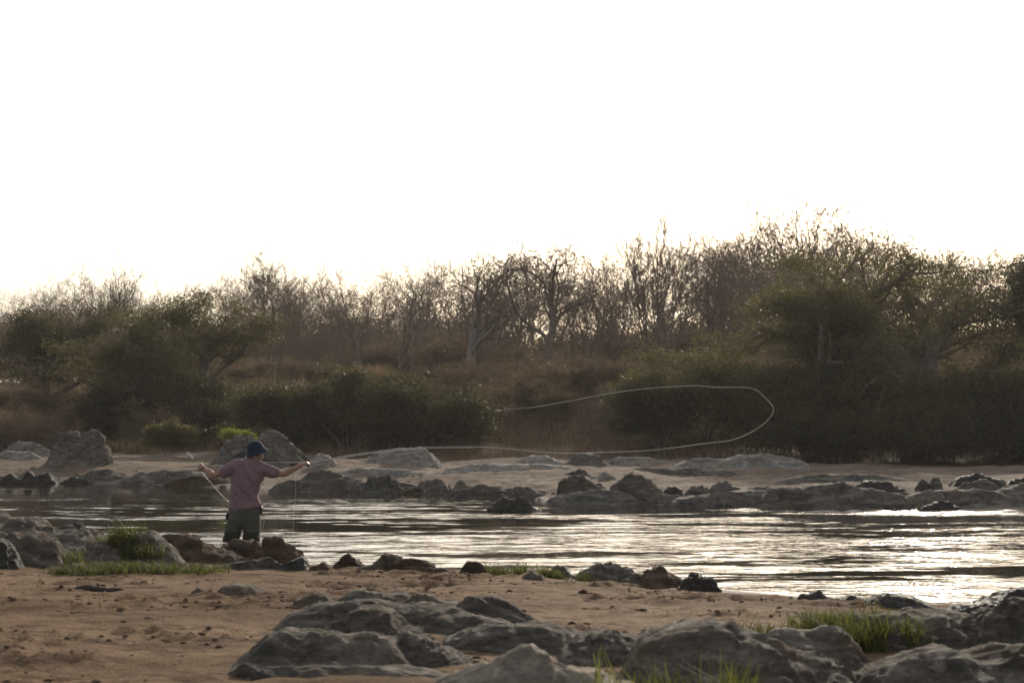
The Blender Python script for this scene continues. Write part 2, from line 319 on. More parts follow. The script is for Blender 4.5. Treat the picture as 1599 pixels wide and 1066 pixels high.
# ------------------------------------------------------------------ rocks
def foot_Y(px, py):
    Y = np.arange(5.5, 70, 0.02); X = X_at(px, Y); r = ROW(np.maximum(ground_z(X, Y, False), 0.0), Y)
    k = np.argmax(r <= py); return float(Y[k])
RN = [0]
ROCKS = []
def rock(label, pts, foot, front, back, mat='rock', res=(90, 44), amp=1.0, sharp=1.0, group=None, name='boulder', cat='rock', Yc=None, strata=1.0, dip=None, facet=.4):
    RN[0] += 1; sd = RN[0] * 7
    pts = np.array(pts, float); rng = np.random.default_rng(sd)
    cx = 0.5 * (pts[0, 0] + pts[-1, 0])
    if Yc is None: Yc = foot_Y(cx, foot) + front
    X = X_at(pts[:, 0], Yc); Z = Z_at(pts[:, 1], Yc)
    if Yc < 13: amp, facet, strata = amp * .78, facet * .85, strata * .8
    hm = max(Z.max() - max(float(ground_z(X.mean(), Yc, False)), -0.12), 0.06)
    wid = X[-1] - X[0]
    e = min(0.14 * wid, 0.5 * hm) + 0.02
    X = np.concatenate(([X[0] - e], X, [X[-1] + e])); Z = np.concatenate(([-9], Z, [-9]))
    nu, nv = res
    u = np.linspace(0, 1, nu); xs = X[0] + (X[-1] - X[0]) * u
    base0 = np.maximum(ground_z(xs, np.full(nu, Yc), False), -0.25) - 0.07
    Z[0] = base0[0]; Z[-1] = base0[-1]
    zc = np.interp(xs, X, Z)
    k = max(1, nu // 75); ker = np.hanning(2 * k + 3); ker /= ker.sum()
    zc = np.convolve(np.pad(zc, k + 1, mode='edge'), ker, 'valid')[:nu]
    zc = np.maximum(zc, base0)
    t = np.linspace(-1, 1, nv); t = np.sign(t) * np.abs(t) ** 0.85
    hrel = np.clip((zc - base0) / max(hm, 1e-3), 0, 1)
    w = 0.25 + 0.75 * np.sqrt(hrel); w = w * (1 + 0.35 * noise(xs * 1.7 / max(front + back, .2), 3.3, 0, sd))
    mean = 0.35 * front * noise(xs * 1.1 / max(front, .15), 9.1, 0, sd + 1)
    U, T = np.meshgrid(xs, t)
    Yv = Yc + mean[None, :] + np.where(T < 0, front * T, back * T) * w[None, :]
    a = np.abs(T)
    lip = rng.uniform(.03, .20) * sharp ** .5
    c = np.where(T < 0, (1 - .22 * a) * (1 - sstep(lip, 1.06, a) ** 1.15) + .0, (1 - a ** 1.35) ** 0.95)
    bz = np.maximum(ground_z(U, Yv, False), -0.25) - 0.07
    Hh = np.maximum(zc[None, :] - bz, 0)
    # secondary ridges and gullies running down the faces
    gul = ridged(U * 0.9 / max(wid / 3, .25) + 0.9 * Yv, Yv * 0.6, 0, 3, sd + 2, 0.45)
    face = np.clip(a * 3.5, 0, 1) * (1 - a ** 4)
    Zv = bz + Hh * c * (1 + 0.34 * amp * face * (gul - 0.55))
    sc = hm ** 0.5
    # broken planes: every cell round a seed point takes the plane through that point
    ns = int(max(9, 7 * wid / max(hm, .1) ** .8 * .5)); ns = min(ns, 46)
    su, sv = rng.integers(2, nu - 2, ns), rng.integers(2, nv - 2, ns)
    dx = np.gradient(Zv, axis=1) / np.maximum(np.gradient(U, axis=1), 1e-6); dy = np.gradient(Zv, axis=0) / np.maximum(np.gradient(Yv, axis=0), 1e-4)
    lim = 1.6; dx, dy = np.clip(dx, -lim, lim), np.clip(dy, -lim, lim)
    sk_ = 0.5 * (dip if dip is not None else 0.3)
    wx_ = U + .10 * wid * noise(U * 2 / wid, Yv * 2, 0, sd + 8); best = np.full(U.shape, 1e9); pl = Zv.copy()
    for a_, b_ in zip(su, sv):
        ddx, ddy, ddz = wx_ - U[b_, a_], Yv - Yv[b_, a_], Zv - Zv[b_, a_]
        r2 = (ddx + sk_ * ddz) ** 2 + (1.3 * ddy) ** 2 + (1.2 * ddz) ** 2; kk = r2 < best
        pz = Zv[b_, a_] + dx[b_, a_] * (U - U[b_, a_]) + dy[b_, a_] * ddy
        best = np.where(kk, r2, best); pl = np.where(kk, pz, pl)
    pl = np.clip(pl, Zv - .22 * hm, Zv + .05 * hm)
    fw = facet * (1 - a ** 6) * np.clip(hrel[None, :] * 4, 0, 1)
    Zv = Zv * (1 - fw) + pl * fw
    P = np.stack([U, Yv, Zv], -1)
    env = (1 - a ** 6) * np.clip(hrel[None, :] * 6, 0, 1)
    q = 2.2 / max(hm * 2.2, 0.25)
    d = 0.07 * hm * amp * fbm(U * q * .8, Yv * q * .8, Zv * q, 2, sd + 3, 0.45)
    dip = rng.uniform(-0.5, 0.5) if dip is None else dip; e1 = U * math.cos(dip) - Zv * math.sin(dip) + .35 * Yv; e2 = U * math.sin(dip) + Zv * math.cos(dip) - .25 * Yv; e3 = Yv * .9
    d = d + 0.14 * hm * amp * ridged(e1 * q * .35, e2 * q * 1.9, e3 * q * 1.5, 3, sd + 6, 0.5) - .07 * hm
    ph = (e2 + .15 * e1) * (7.0 / max(hm * 2, .5)) + 1.3 * fbm(U * 1.3, Yv * 1.3, Zv * 1.3, 3, sd + 4)
    st = np.abs((ph % 1.0) - 0.5) * 2
    d = d - 0.045 * hm * amp * strata * np.clip(1 - st * 3.0, 0, 1)
    d = d + 0.005 * sc * amp * fbm(U * 9, Yv * 9, Zv * 9, 3, sd + 5, 0.6)
    gz_u = np.gradient(P, axis=1); gz_v = np.gradient(P, axis=0)
    nrm = np.cross(gz_u, gz_v); nrm /= np.maximum(np.linalg.norm(nrm, axis=-1, keepdims=True), 1e-9)
    P = P + nrm * (d * env)[..., None]
    if res[0] < 200: 
        org = np.array((cx * 0 + P[..., 0].mean(), Yc, float(bz.min())))
    V = (P - org).reshape(-1, 3)
    ids = np.arange(nu * nv).reshape(nv, nu)
    ring = np.concatenate((ids[0, :], ids[1:, -1], ids[-1, -2::-1], ids[-2:0:-1, 0]))
    low = V[ring].copy(); low[:, 2] -= 0.12
    n0 = len(V); V = np.concatenate((V, low, low.mean(0)[None]))
    m = len(ring); b = n0 + np.arange(m)
    side = np.stack([ring[::1], b, np.roll(b, -1), np.roll(ring, -1)], 1)
    cap = np.stack([np.roll(b, -1), b, np.full(m, n0 + m)], 1)
    me = mesh_np(name, V, np.concatenate((grid_quads(nu, nv), side)), cap)
    o = link(name, me, M[mat], loc=org)
    tag(o, label, cat, group); ROCKS.append((o, P, Yc)); return o

NR, MR, FR, SR = (118, 58), (72, 36), (52, 26), (30, 16)
# -- foreground outcrop
rock('low grey slab lying alone on the sand between driftwood and outcrop', [(343,925),(355,911),(372,910),(390,914),(405,920),(429,930)], 931, .35, .5, res=MR)
rock('small grey wedge rock with one straight pale edge at the outcrop', [(465,935),(484,928),(502,923),(508,925),(529,942)], 946, .25, .35, res=MR, sharp=.2)
rock('long low dark rock along the rear edge of the outcrop', [(533,934),(547,922),(564,921),(592,926),(620,923),(643,930)], 942, .3, .5, res=MR)
rock('knobbly grey rock between the dark rear rock and the tilted slab', [(626,942),(648,928),(668,925),(688,934),(716,937)], 950, .3, .4, res=MR)
rock('smooth tilted slab sloping down to the sand on one side', [(702,946),(727,936),(755,929),(778,935),(806,947),(843,970)], 974, .45, .6, res=NR)
rock('broad furrowed grey ridge at the head of the outcrop', [(392,1006),(406,992),(432,981),(457,958),(482,947),(496,942),(519,944),(547,940),(586,933),(603,937),(631,947),(702,947),(730,956),(767,963),(800,972)], 1004, .75, .6, res=NR)
rock('rounded grey hump in the middle of the furrowed outcrop', [(508,981),(530,973),(558,956),(589,950),(609,953),(620,964),(643,978),(662,987),(682,998),(716,1015),(738,1026)], 1030, .7, .5, res=NR)
rock('long grey outcrop rock with rust-stained crest above the sand', [(388,1018),(423,992),(451,981),(474,987),(499,984),(519,989),(544,995),(567,991),(589,994),(612,999),(631,1015),(654,1032),(674,1044)], 1052, .55, .5, res=NR)
rock('low flat lip of grey rock against the bare sand', [(361,1045),(384,1034),(434,1037),(491,1035),(547,1037),(617,1038),(674,1046),(716,1054)], 1062, .28, .4, res=NR)
rock('dark hollow-sided rock beside the rounded hump', [(612,1000),(634,985),(657,989),(688,1003),(716,1017),(741,1029)], 1046, .5, .4, res=NR)
rock('pale-topped flat rock beside the tilted slab', [(699,993),(724,981),(758,977),(800,976),(834,973),(868,972),(891,981),(910,992)], 1030, .6, .5, res=NR)
rock('dark wavy-topped ridge rock behind tall grass blades', [(862,1012),(902,992),(924,987),(958,985),(975,987),(998,991),(1020,984),(1043,982),(1062,992),(1085,1010)], 1042, .55, .45, res=NR)
rock('large smooth dark whaleback rock beside tall grass blades', [(1003,1000),(1045,981),(1074,974),(1102,971),(1124,978),(1144,987),(1172,992),(1200,998),(1234,1015),(1268,1030),(1291,1034),(1319,1046),(1345,1064)], 1100, .75, .6, res=NR)
rock('pale sunlit peaked rock with fluted face and low shoulder', [(675,1070),(713,1051),(730,1040),(755,1031),(788,1021),(807,1004),(821,997),(833,997),(846,1006),(859,1014),(866,1027),(886,1037),(902,1042),(947,1040),(985,1058)], 1140, .5, .4, 'rock_tan', res=NR, amp=.6)
rock('flat-topped angular block in front of the big green grass tuft', [(1199,1000),(1218,981),(1263,978),(1308,978),(1319,984),(1336,1006),(1356,1030)], 1046, .45, .5, res=NR, sharp=.3)
rock('flat pale-topped slab behind the big green grass tuft', [(1335,965),(1364,953),(1397,951),(1431,951),(1499,957),(1516,974)], 1022, .7, .6, res=NR)
rock('dark boulder rising at the water beyond the big rounded block', [(1462,958),(1501,944),(1523,943),(1554,932),(1563,927),(1580,922),(1605,919),(1660,930)], 966, .5, .7, 'rock_wet', res=NR)
rock('small round grey stone wedged against the big rounded block', [(1507,962),(1526,950),(1543,949),(1556,957)], 988, .3, .3, res=MR)
rock('big dark rounded block resting on the corner slab', [(1508,1012),(1514,989),(1523,975),(1549,953),(1571,940),(1588,935),(1610,936),(1660,950),(1690,985)], 1030, .4, .6, res=NR)
rock('long dark corner slab with a pale scuffed crest', [(1341,1060),(1369,1040),(1409,1020),(1434,1013),(1465,1009),(1499,1015),(1532,1012),(1566,1006),(1605,1001),(1680,1010)], 1110, .7, .5, res=NR)
# -- along the near waterline
rock('long creased grey slab outcrop running down to the river', [(-60,800),(0,803),(17,809),(28,820),(42,813),(65,820),(82,829),(113,824),(132,827),(146,837),(162,850)], 872, 1.2, 1.0, res=NR)
rock('low pale ledge in front of the creased slab outcrop', [(-50,838),(0,834),(28,833),(56,834),(79,840),(99,854),(115,868)], 884, .6, .6, res=MR)
rock('dark angular block with a flat broken face', [(-40,840),(0,845),(14,854),(23,868)], 888, .25, .4, 'rock_wet', res=MR, sharp=.2, facet=.9)
rock('grass-tufted grey mound beside the creased slab', [(135,868),(158,850),(175,846),(197,844),(214,841),(236,838),(253,848),(270,862),(281,873)], 885, .6, .7, res=MR)
rock('small flat grey stone in the grass below the mound', [(96,890),(112,880),(132,880),(146,888)], 894, .2, .3, res=SR)
rock('rust-brown lumpy rock at the water beside the grassy mound', [(248,850),(262,840),(276,838),(290,837),(310,843),(327,848),(343,857),(360,865),(390,874)], 880, .6, .6, 'rock_red', res=MR)
rock('low rust-brown rock on the sand side of the angler\'s legs', [(340,862),(351,857),(368,851),(401,848),(415,856)], 874, .4, .4, 'rock_red', res=MR)
rock('rounded brown boulder with streaked side near the wading angler', [(406,866),(411,854),(428,843),(439,840),(456,851),(470,868)], 884, .35, .45, 'rock_red', res=MR)
rock('dark squat stone tucked against the rounded brown boulder', [(437,884),(456,872),(470,870),(477,875),(481,887)], 890, .2, .3, 'rock_wet', res=MR)
rock('low dark stone sunk in sand below the rounded brown boulder', [(340,886),(365,877),(390,876),(417,871),(440,880)], 889, .25, .3, res=MR)
LBL = 'small brown pointed stone at the edge of the near sand'; GRP = 'small pointed stones on the near waterline'
rock(LBL, [(487,887),(510,875),(523,884)], 890, .2, .25, 'rock_red', res=SR, group=GRP)
rock(LBL, [(526,882),(546,865),(568,879)], 887, .22, .3, 'rock_red', res=SR, group=GRP)
rock(LBL, [(723,887),(732,877),(746,877),(757,885),(765,895)], 896, .2, .3, 'rock_red', res=SR, group=GRP)
rock(LBL, [(815,903),(831,889),(847,900)], 904, .2, .25, res=SR, group=GRP)
rock(LBL, [(858,896),(870,882),(882,884),(892,896)], 900, .2, .3, 'rock_wet', res=SR, group=GRP)
rock('greenish hump-backed stone at the edge of the bright water', [(556,890),(575,884),(591,877),(603,867),(625,867),(636,873)], 891, .3, .4, res=MR)
rock('brown double-humped stone on the sand below the hump-backed one', [(597,890),(620,877),(642,872),(662,874),(678,884)], 893, .25, .35, 'rock_red', res=MR)
rock('flat brown stone at the end of the small waterline row', [(648,893),(670,885),(693,885),(708,893)], 895, .2, .3, 'rock_red', res=MR)
rock('steep dark streaked stone heading the spit rocks', [(891,904),(913,888),(935,878),(957,884)], 907, .3, .4, res=MR)
rock('pale-streaked round-topped stone in the spit rocks', [(936,904),(952,882),(963,880),(974,882),(993,897)], 908, .22, .35, res=MR)
rock('low wedge stone on the sand side of the spit rocks', [(968,910),(997,894),(1020,891),(1042,911)], 913, .25, .3, res=MR)
rock('brown sloping stone behind the low wedge in the spit', [(1008,893),(1025,887),(1045,894),(1062,905),(1081,917)], 917, .3, .35, 'rock_red', res=MR)
rock('dark ragged stone at the very tip of the spit', [(1066,908),(1081,899),(1095,903),(1101,905),(1108,903),(1113,909),(1119,921)], 922, .22, .3, 'rock_wet', res=MR, amp=1.6)
rock('small dark twin-topped stone alone on the sandy water edge', [(1243,935),(1250,926),(1262,927),(1275,922),(1293,934)], 936, .2, .3, 'rock_wet', res=SR)
rock('low dark stone between the twin-topped stone and larger dark rock', [(1312,937),(1326,929),(1343,929),(1350,938)], 939, .18, .25, 'rock_wet', res=SR)
rock('larger dark humped rock at the water with dry grass stems', [(1355,936),(1379,922),(1396,925),(1419,928),(1438,936),(1454,949)], 950, .35, .45, 'rock_wet', res=MR)
# -- far bank
rock('grey hump half hidden by brown brush beyond the bleached slabs', [(-60,680),(0,668),(17,670),(37,680),(46,692)], 702, .6, .8, 'rock_far', res=FR)
rock('smooth low grey dome behind the split boulder', [(42,686),(60,677),(79,672),(101,678),(120,690)], 700, .7, .9, 'rock_far', res=FR)
rock('bleached whale-shaped slab beside the split boulder', [(9,706),(20,696),(31,691),(51,691),(66,697),(81,705)], 711, .5, .6, 'rock_pale', res=FR)
rock('low bleached ledge below the whale-shaped slab', [(-30,712),(3,708),(28,705),(51,707),(64,714)], 717, .4, .5, 'rock_pale', res=FR)
rock('large grey split boulder with deep diagonal cracks', [(77,720),(86,703),(93,693),(104,682),(113,675),(121,676),(127,683),(136,678),(144,672),(155,676),(166,693),(175,710),(184,727)], 731, .9, .8, 'rock_far', res=NR, sharp=.3, strata=2.0, dip=-.75, facet=.9, amp=.6)
LBL = 'small dark wet stone in the shoreline row below the split boulder'; GRP = 'wet stones below the split boulder'
for p in ([(5,752),(14,743),(24,741),(34,749)], [(38,746),(46,738),(53,740),(58,746)], [(60,748),(68,740),(78,740),(88,748)], [(97,753),(108,747),(118,744),(130,746),(147,753)], [(36,753),(50,746),(68,745),(84,753)], [(234,757),(246,750),(260,750),(274,757)]):
    rock(LBL, p, 755, .3, .4, 'rock_wet', res=SR, group=GRP)
rock('dark wet stone by the waterline behind the raised left hand', [(248,746),(270,736),(284,744)], 750, .3, .4, 'rock_wet', res=SR)
rock('flat grey shore shelf among the wet stones', [(-20,750),(20,741),(60,742),(100,748)], 754, .5, .6, 'rock_far', res=FR)
rock('flat grey shore shelf with pale streaks behind the left forearm', [(200,745),(250,736),(310,736),(345,746)], 752, .6, .6, 'rock_far', res=FR)
rock('low ledge closing the glinting shallows', [(1466,792),(1500,779),(1540,776),(1580,788)], 792, .4, .5, 'rock', res=FR)
rock('long low shore ledge below the split boulder', [(122,746),(148,733),(175,735),(200,742)], 752, .5, .5, 'rock_far', res=FR)
rock('long low shore ledge between two wet stone rows', [(192,750),(220,738),(248,743),(262,752)], 756, .5, .5, 'rock_far', res=FR)
rock('rust-tinted low shore rock behind the angler\'s left elbow', [(262,752),(300,742),(330,744),(366,754)], 760, .4, .5, 'rock_red', res=FR)
rock('big grey rock with a leafy yellow-green bush on top', [(339,717),(356,696),(373,684),(386,683),(398,686),(408,700)], 724, .8, .8, 'rock_far', res=NR, strata=1.6, dip=-.5, facet=.7, amp=.8)
rock('tallest far-bank rock with bright ribbed slope behind the hat', [(392,712),(405,690),(413,682),(424,675),(435,681),(443,688),(458,696),(476,711),(492,722)], 730, .9, .9, 'rock_far', res=NR, sharp=.4, strata=2.0, dip=.55, facet=.7, amp=.8)
rock('low pale rock at the foot of the ribbed slope', [(480,728),(498,711),(512,713),(524,722)], 732, .5, .5, 'rock_pale', res=FR)
rock('pale domed slab with dark band at the edge of the wood', [(561,724),(583,711),(603,705),(622,702),(662,702),(683,716)], 726, .8, .9, 'rock_pale', res=FR)
rock('broad dark shore rock under the casting hand', [(462,762),(484,742),(507,739),(541,747),(569,756),(583,767)], 768, .5, .6, 'rock_far', res=MR)
rock('hunched ribbed shore rock beside the broad dark one', [(565,762),(583,747),(608,744),(622,756),(630,769)], 770, .4, .5, 'rock_far', res=FR, strata=2)
rock('little flat rust-topped rock at the far waterline', [(629,769),(645,760),(667,769)], 771, .25, .3, 'rock_red', res=SR)
rock('steep dark shore rock next to the rust-topped one', [(646,766),(665,747),(681,747),(698,758),(707,770)], 771, .4, .5, 'rock_far', res=FR)
rock('jagged little shore rock with a standing chip', [(706,770),(714,754),(722,750),(729,760),(748,771)], 773, .3, .4, 'rock_far', res=SR)
rock('dark rock standing just in the shallows by bright ripples', [(733,777),(752,766),(774,763),(796,777)], 778, .35, .4, 'rock_wet', res=FR)
rock('black low rock standing alone out in the river', [(761,797),(772,784),(794,780),(822,784),(834,792),(844,800)], 797, .3, .4, 'rock_wet', res=FR, Yc=28.3)
rock('low grey shore rock behind the lone river rock', [(796,774),(806,760),(825,761),(845,770),(872,781)], 780, .4, .5, 'rock_far', res=FR)
rock('smooth dark whaleback rock beside the big pointed shore rock', [(870,778),(876,756),(896,747),(918,749),(941,761),(950,774)], 783, .5, .6, 'rock', res=MR)
rock('big pointed dark shore rock with slanting seams', [(934,786),(958,761),(975,747),(986,742),(997,744),(1011,751),(1022,761),(1039,775),(1052,790)], 788, .5, .6, 'rock', res=NR, sharp=.4, strata=1.6, dip=.5, facet=.7, amp=.8)
rock('small square dark stone behind the big pointed shore rock', [(1032,772),(1045,761),(1059,761),(1067,772)], 778, .3, .4, 'rock_wet', res=SR)
rock('little reddish stone at the water below the square dark stone', [(1054,787),(1067,774),(1086,787)], 789, .25, .3, 'rock_red', res=SR)
rock('narrow humped shore rock beside the reddish stone', [(1065,777),(1081,759),(1096,759),(1107,777)], 783, .4, .4, 'rock_far', res=FR)
rock('smooth grey dome on the shore with a bright waterline below', [(1096,777),(1115,759),(1132,754),(1149,761),(1176,784)], 790, .5, .5, 'rock_far', res=FR)
rock('low grey rock joining the dome to the long slab', [(1150,775),(1180,760),(1200,762),(1222,775)], 787, .5, .5, 'rock_far', res=FR)
rock('rust-tinted stone at the water below the long slab', [(1193,793),(1210,780),(1227,783),(1240,793)], 794, .25, .3, 'rock_red', res=SR)
rock('long dark slab shelving into the bright far water', [(1195,768),(1216,762),(1250,767),(1269,762),(1292,757),(1312,755),(1329,762),(1357,767),(1396,773),(1419,784),(1428,796)], 796, .7, .8, 'rock', res=MR)
rock('dark loaf-shaped rock lying on the long slab', [(1325,766),(1348,752),(1368,749),(1390,755),(1409,765)], 774, .4, .5, 'rock_wet', res=FR)
rock('small squat dark stone beside the upright stone', [(1428,763),(1438,750),(1448,753),(1452,764)], 766, .25, .3, 'rock_wet', res=SR)
rock('small upright rounded stone on the far sand', [(1449,766),(1455,748),(1464,748),(1471,766)], 767, .2, .25, 'rock', res=SR)
rock('long dark flat stone behind the smooth loaf stone', [(1478,762),(1495,748),(1523,743),(1562,749),(1570,758)], 763, .5, .6, 'rock_wet', res=FR)
rock('smooth grey loaf stone in front of the long flat stone', [(1490,770),(1503,753),(1537,750),(1554,759),(1564,768)], 772, .4, .5, 'rock', res=FR)
rock('dark stone perched on the sloping corner slab', [(1566,760),(1585,748),(1605,750),(1630,760)], 764, .4, .4, 'rock_wet', res=FR)
rock('broad grey sloping slab beyond the glinting shallows', [(1547,782),(1565,764),(1605,755),(1680,762)], 789, .8, .8, 'rock_far', res=FR)
rock('low mossy stone in the glinting shallows', [(1433,796),(1458,783),(1480,786),(1499,796)], 797, .3, .4, 'rock_wet', res=FR)
rock('low crumbled rock between the glinting shallows and the sand', [(1390,782),(1410,770),(1440,772),(1480,776),(1500,784)], 788, .5, .6, 'rock_far', res=FR)
for lb, pp, f_, fr, bk, mt_ in (
        ('long low tan rock shelf running along the shore under the rod', [(425,762),(480,751),(560,752),(640,757),(725,766)], 769, .6, 1.4, 'rock_far'),
        ('low grey shelf joining the shore rocks behind the lone river rock', [(695,770),(760,761),(830,763),(885,773)], 779, .5, 1.3, 'rock_far'),
        ('low shelf from which the big pointed shore rock rises', [(855,779),(930,766),(1010,768),(1095,779)], 788, .5, 1.3, 'rock_far'),
        ('low shelf beneath the smooth grey dome', [(1055,781),(1130,767),(1200,768),(1290,778)], 792, .5, 1.4, 'rock_far'),
        ('wide flat rock shelf under the loaf stones', [(1375,784),(1450,769),(1530,767),(1640,774)], 793, .7, 1.6, 'rock_far'),
        ('thin pale rock shelf in the far sand under the line', [(695,731),(760,723),(850,724),(905,731)], 734, .5, .8, 'rock_pale'),
        ('thin grey rock shelf across the far sand below the loop', [(945,737),(1010,730),(1085,731),(1150,738)], 741, .5, .8, 'rock_far'),
        ('thin pale rock shelf in the sand beyond the casting hand', [(495,741),(560,732),(640,734),(705,742)], 745, .5, .9, 'rock_pale'),
        ('flat tan rock shelf in the sand toward the loaf stones', [(1215,748),(1290,741),(1370,742),(1420,749)], 752, .5, .8, 'rock_far')):
    rock(lb, pp, f_, fr, bk, mt_, res=FR, name='rock_shelf')
rock('bleached low slab at the wood edge under the casting line', [(809,720),(834,711),(856,713),(881,725)], 727, .6, .7, 'rock_pale', res=FR)
rock('dark-sided slab at the wood edge beside the bleached low slab', [(882,725),(896,713),(913,709),(935,713),(948,724)], 727, .6, .7, 'rock_far', res=FR)
rock('low broken slab at the wood edge with dry grass', [(940,722),(965,713),(1000,715),(1050,722)], 727, .6, .7, 'rock_pale', res=FR)
rock('long bleached slab at the wood edge under the loop of line', [(1050,727),(1085,717),(1130,718),(1152,712),(1200,711),(1240,718),(1262,727)], 730, .7, .8, 'rock_pale', res=FR)
rock('small rock half buried in the far sand', [(882,742),(907,732),(921,741)], 745, .3, .4, 'rock_far', res=SR)
rock('pale low rock half sunk in the river bank sand hump', [(925,744),(945,737),(960,745)], 748, .3, .4, 'rock_pale', res=SR)
# -- cobbles along the far waterline, only their places differ
rngc = np.random.default_rng(9)
for q in range(46):
    px = rngc.uniform(5, 1590); wl = float(np.interp(px, FAR[:, 0], FAR[:, 1])); w = rngc.uniform(5, 13); hgt = w * rngc.uniform(.35, .65); dn_ = rngc.uniform(-9, 1.5)
    if 330 < px < 440: continue
    rock('small rounded cobble lying among the far shoreline rocks', [(px - w, wl + dn_), (px - w * .5, wl + dn_ - hgt * .9), (px + w * .2, wl + dn_ - hgt), (px + w, wl + dn_)], wl + dn_ + 1.5, w / 110, w / 90, ('rock_wet', 'rock_far', 'rock', 'rock_red')[q % 4], res=(20, 12), group='cobbles along the far waterline', name='cobble', cat='stone')
# -- loose stones on the near sand
for q, (lb, p, f) in enumerate([('fist-sized dark stone on bare sand near the driftwood stick', [(232,935),(238,929),(247,931),(250,936)], 937),
        ('small pale stone beside the low lone slab', [(302,925),(312,917),(326,924)], 926),
        ('tiny brown stone on open sand below the spit rocks', [(904,925),(911,920),(918,925)], 926),
        ('small brown clod beside the tilted slab', [(884,972),(894,966),(905,973)], 975)]):
    rock(lb, p, f, .08, .1, 'rock_red' if q != 1 else 'rock_far', res=SR, name='stone', cat='stone')

# -- crumbs of damp sand and grit, past counting
def crumbs(name, label, n, xr, yr, size, mask, mat, seed, sq=.6):
    rng = np.random.default_rng(seed); x = rng.uniform(*xr, n); y = rng.uniform(*yr, n); k = mask(x, y); x, y = x[k], y[k]; n = len(x)
    ico = np.array([(0, 0, 1), (.89, 0, .45), (.28, .85, .45), (-.72, .53, .45), (-.72, -.53, .45), (.28, -.85, .45), (.72, .53, -.45), (-.28, .85, -.45), (-.89, 0, -.45), (-.28, -.85, -.45), (.72, -.53, -.45)])
    fc = np.array([(0,1,2),(0,2,3),(0,3,4),(0,4,5),(0,5,1),(1,6,2),(2,7,3),(3,8,4),(4,9,5),(5,10,1),(2,6,7),(3,7,8),(4,8,9),(5,9,10),(1,10,6)])
    r = size[0] + (size[1] - size[0]) * rng.random(n) ** 3
    V = ico[None] * r[:, None, None] * rng.uniform(.6, 1.4, (n, 11, 1)) * np.array([1.25, 1, sq]) + np.stack([x, y, ground_z(x, y) + r * .15], 1)[:, None, :]
    T = (np.arange(n) * 11)[:, None, None] + fc[None]
    return tag(link(name, mesh_np(name, V.reshape(-1, 3), None, T.reshape(-1, 3)), M[mat]), label, 'grit', kind='stuff')
M['crumb'] = mat_plain('damp_sand_crumb', (0.100, 0.066, 0.042), 0.95, 0.35, 30, 0.1, 0.004)
def near_mask(x, y):
    d = np.interp(x, NX, NY) - y; p = fbm(x * .55, y * .8, 0, 3, 21) + .5 * fbm(x * 2.2, y * 2.8, 0, 2, 121)
    return (d > .3) & (p > .02)
crumbs('sand_crumbs', 'dark crumbs of damp sand scattered over the near bank', 11000, (-6, 6), (7.2, 18.5), (.004, .022), near_mask, 'crumb', 1)
crumbs('shore_pebbles', 'grit and pebbles strewn along the far shoreline', 2600, (-16, 12), (28, 46), (.015, .075), lambda x, y: (y - np.interp(x, FX, FY) > -.2) & (y - np.interp(x, FX, FY) < 1.0 + 2.2 * np.maximum(0, noise(x * .7, y * .7, 0, 44) * 3)), 'rock_far', 2)
# ------------------------------------------------------------------ trees and shrubs
def unit(v): return v / np.maximum(np.linalg.norm(v, axis=-1, keepdims=True), 1e-9)
def tubes(pl, rad, sides):
    """pl (N,K,3), rad (N,K) -> verts, quads"""
    N, K, _ = pl.shape
    T = unit(np.gradient(pl, axis=1))
    ref = np.where(np.abs(T[:, :1, 2:3]) > 0.9, np.array([1., 0, 0]), np.array([0, 0, 1.]))
    A = unit(np.cross(T, np.broadcast_to(ref, T.shape))); B = np.cross(T, A)
    an = np.arange(sides) * 2 * math.pi / sides
    V = pl[:, :, None, :] + rad[:, :, None, None] * (np.cos(an)[None, None, :, None] * A[:, :, None, :] + np.sin(an)[None, None, :, None] * B[:, :, None, :])
    i = np.arange(N * K * sides).reshape(N, K, sides); j = np.roll(i, -1, axis=2)
    Q = np.stack([i[:, :-1], j[:, :-1], j[:, 1:], i[:, 1:]], -1).reshape(-1, 4)
    return V.reshape(-1, 3), Q
def merge(parts):
    V, Q, n = [], [], 0
    for v, q in parts: V.append(v); Q.append(q + n); n += len(v)
    return np.concatenate(V), np.concatenate(Q)
def grow(rng, P0, D0, L, K, wig, up):
    pts = [P0]; d = unit(D0); p = P0; st = (L / (K - 1))[:, None]
    for k in range(K - 1):
        d = unit(d + rng.normal(0, wig, d.shape) + np.array([0, 0, up])); p = p + d * st; pts.append(p)
    return np.stack(pts, 1)
def sprout(rng, pl, rad, L, n, t0, t1, ang, asd, ratio, rr, up):
    N, K, _ = pl.shape
    par = np.repeat(np.arange(N), n); m = len(par)
    t = t0 + (t1 - t0) * ((np.tile(np.arange(n), N) + rng.random(m)) / n); s = t * (K - 1); i = np.minimum(s.astype(int), K - 2); f = (s - i)[:, None]
    P = pl[par, i] * (1 - f) + pl[par, i + 1] * f; T = unit(pl[par, i + 1] - pl[par, i])
    R = rad[par, i] * (1 - f[:, 0]) + rad[par, i + 1] * f[:, 0]
    perp = rng.normal(size=(m, 3)); perp = unit(perp - T * (perp * T).sum(-1, keepdims=True))
    a = rng.normal(ang, asd, m)[:, None]
    D = np.cos(a) * T + np.sin(a) * perp; D = D + np.array([0, 0, up]); D = unit(D)
    l = L[par] * ratio * rng.uniform(0.65, 1.3, m) * (1.15 - 0.45 * t)
    return P, D, l, np.minimum(R * rr, R) * rng.uniform(0.8, 1.1, m)
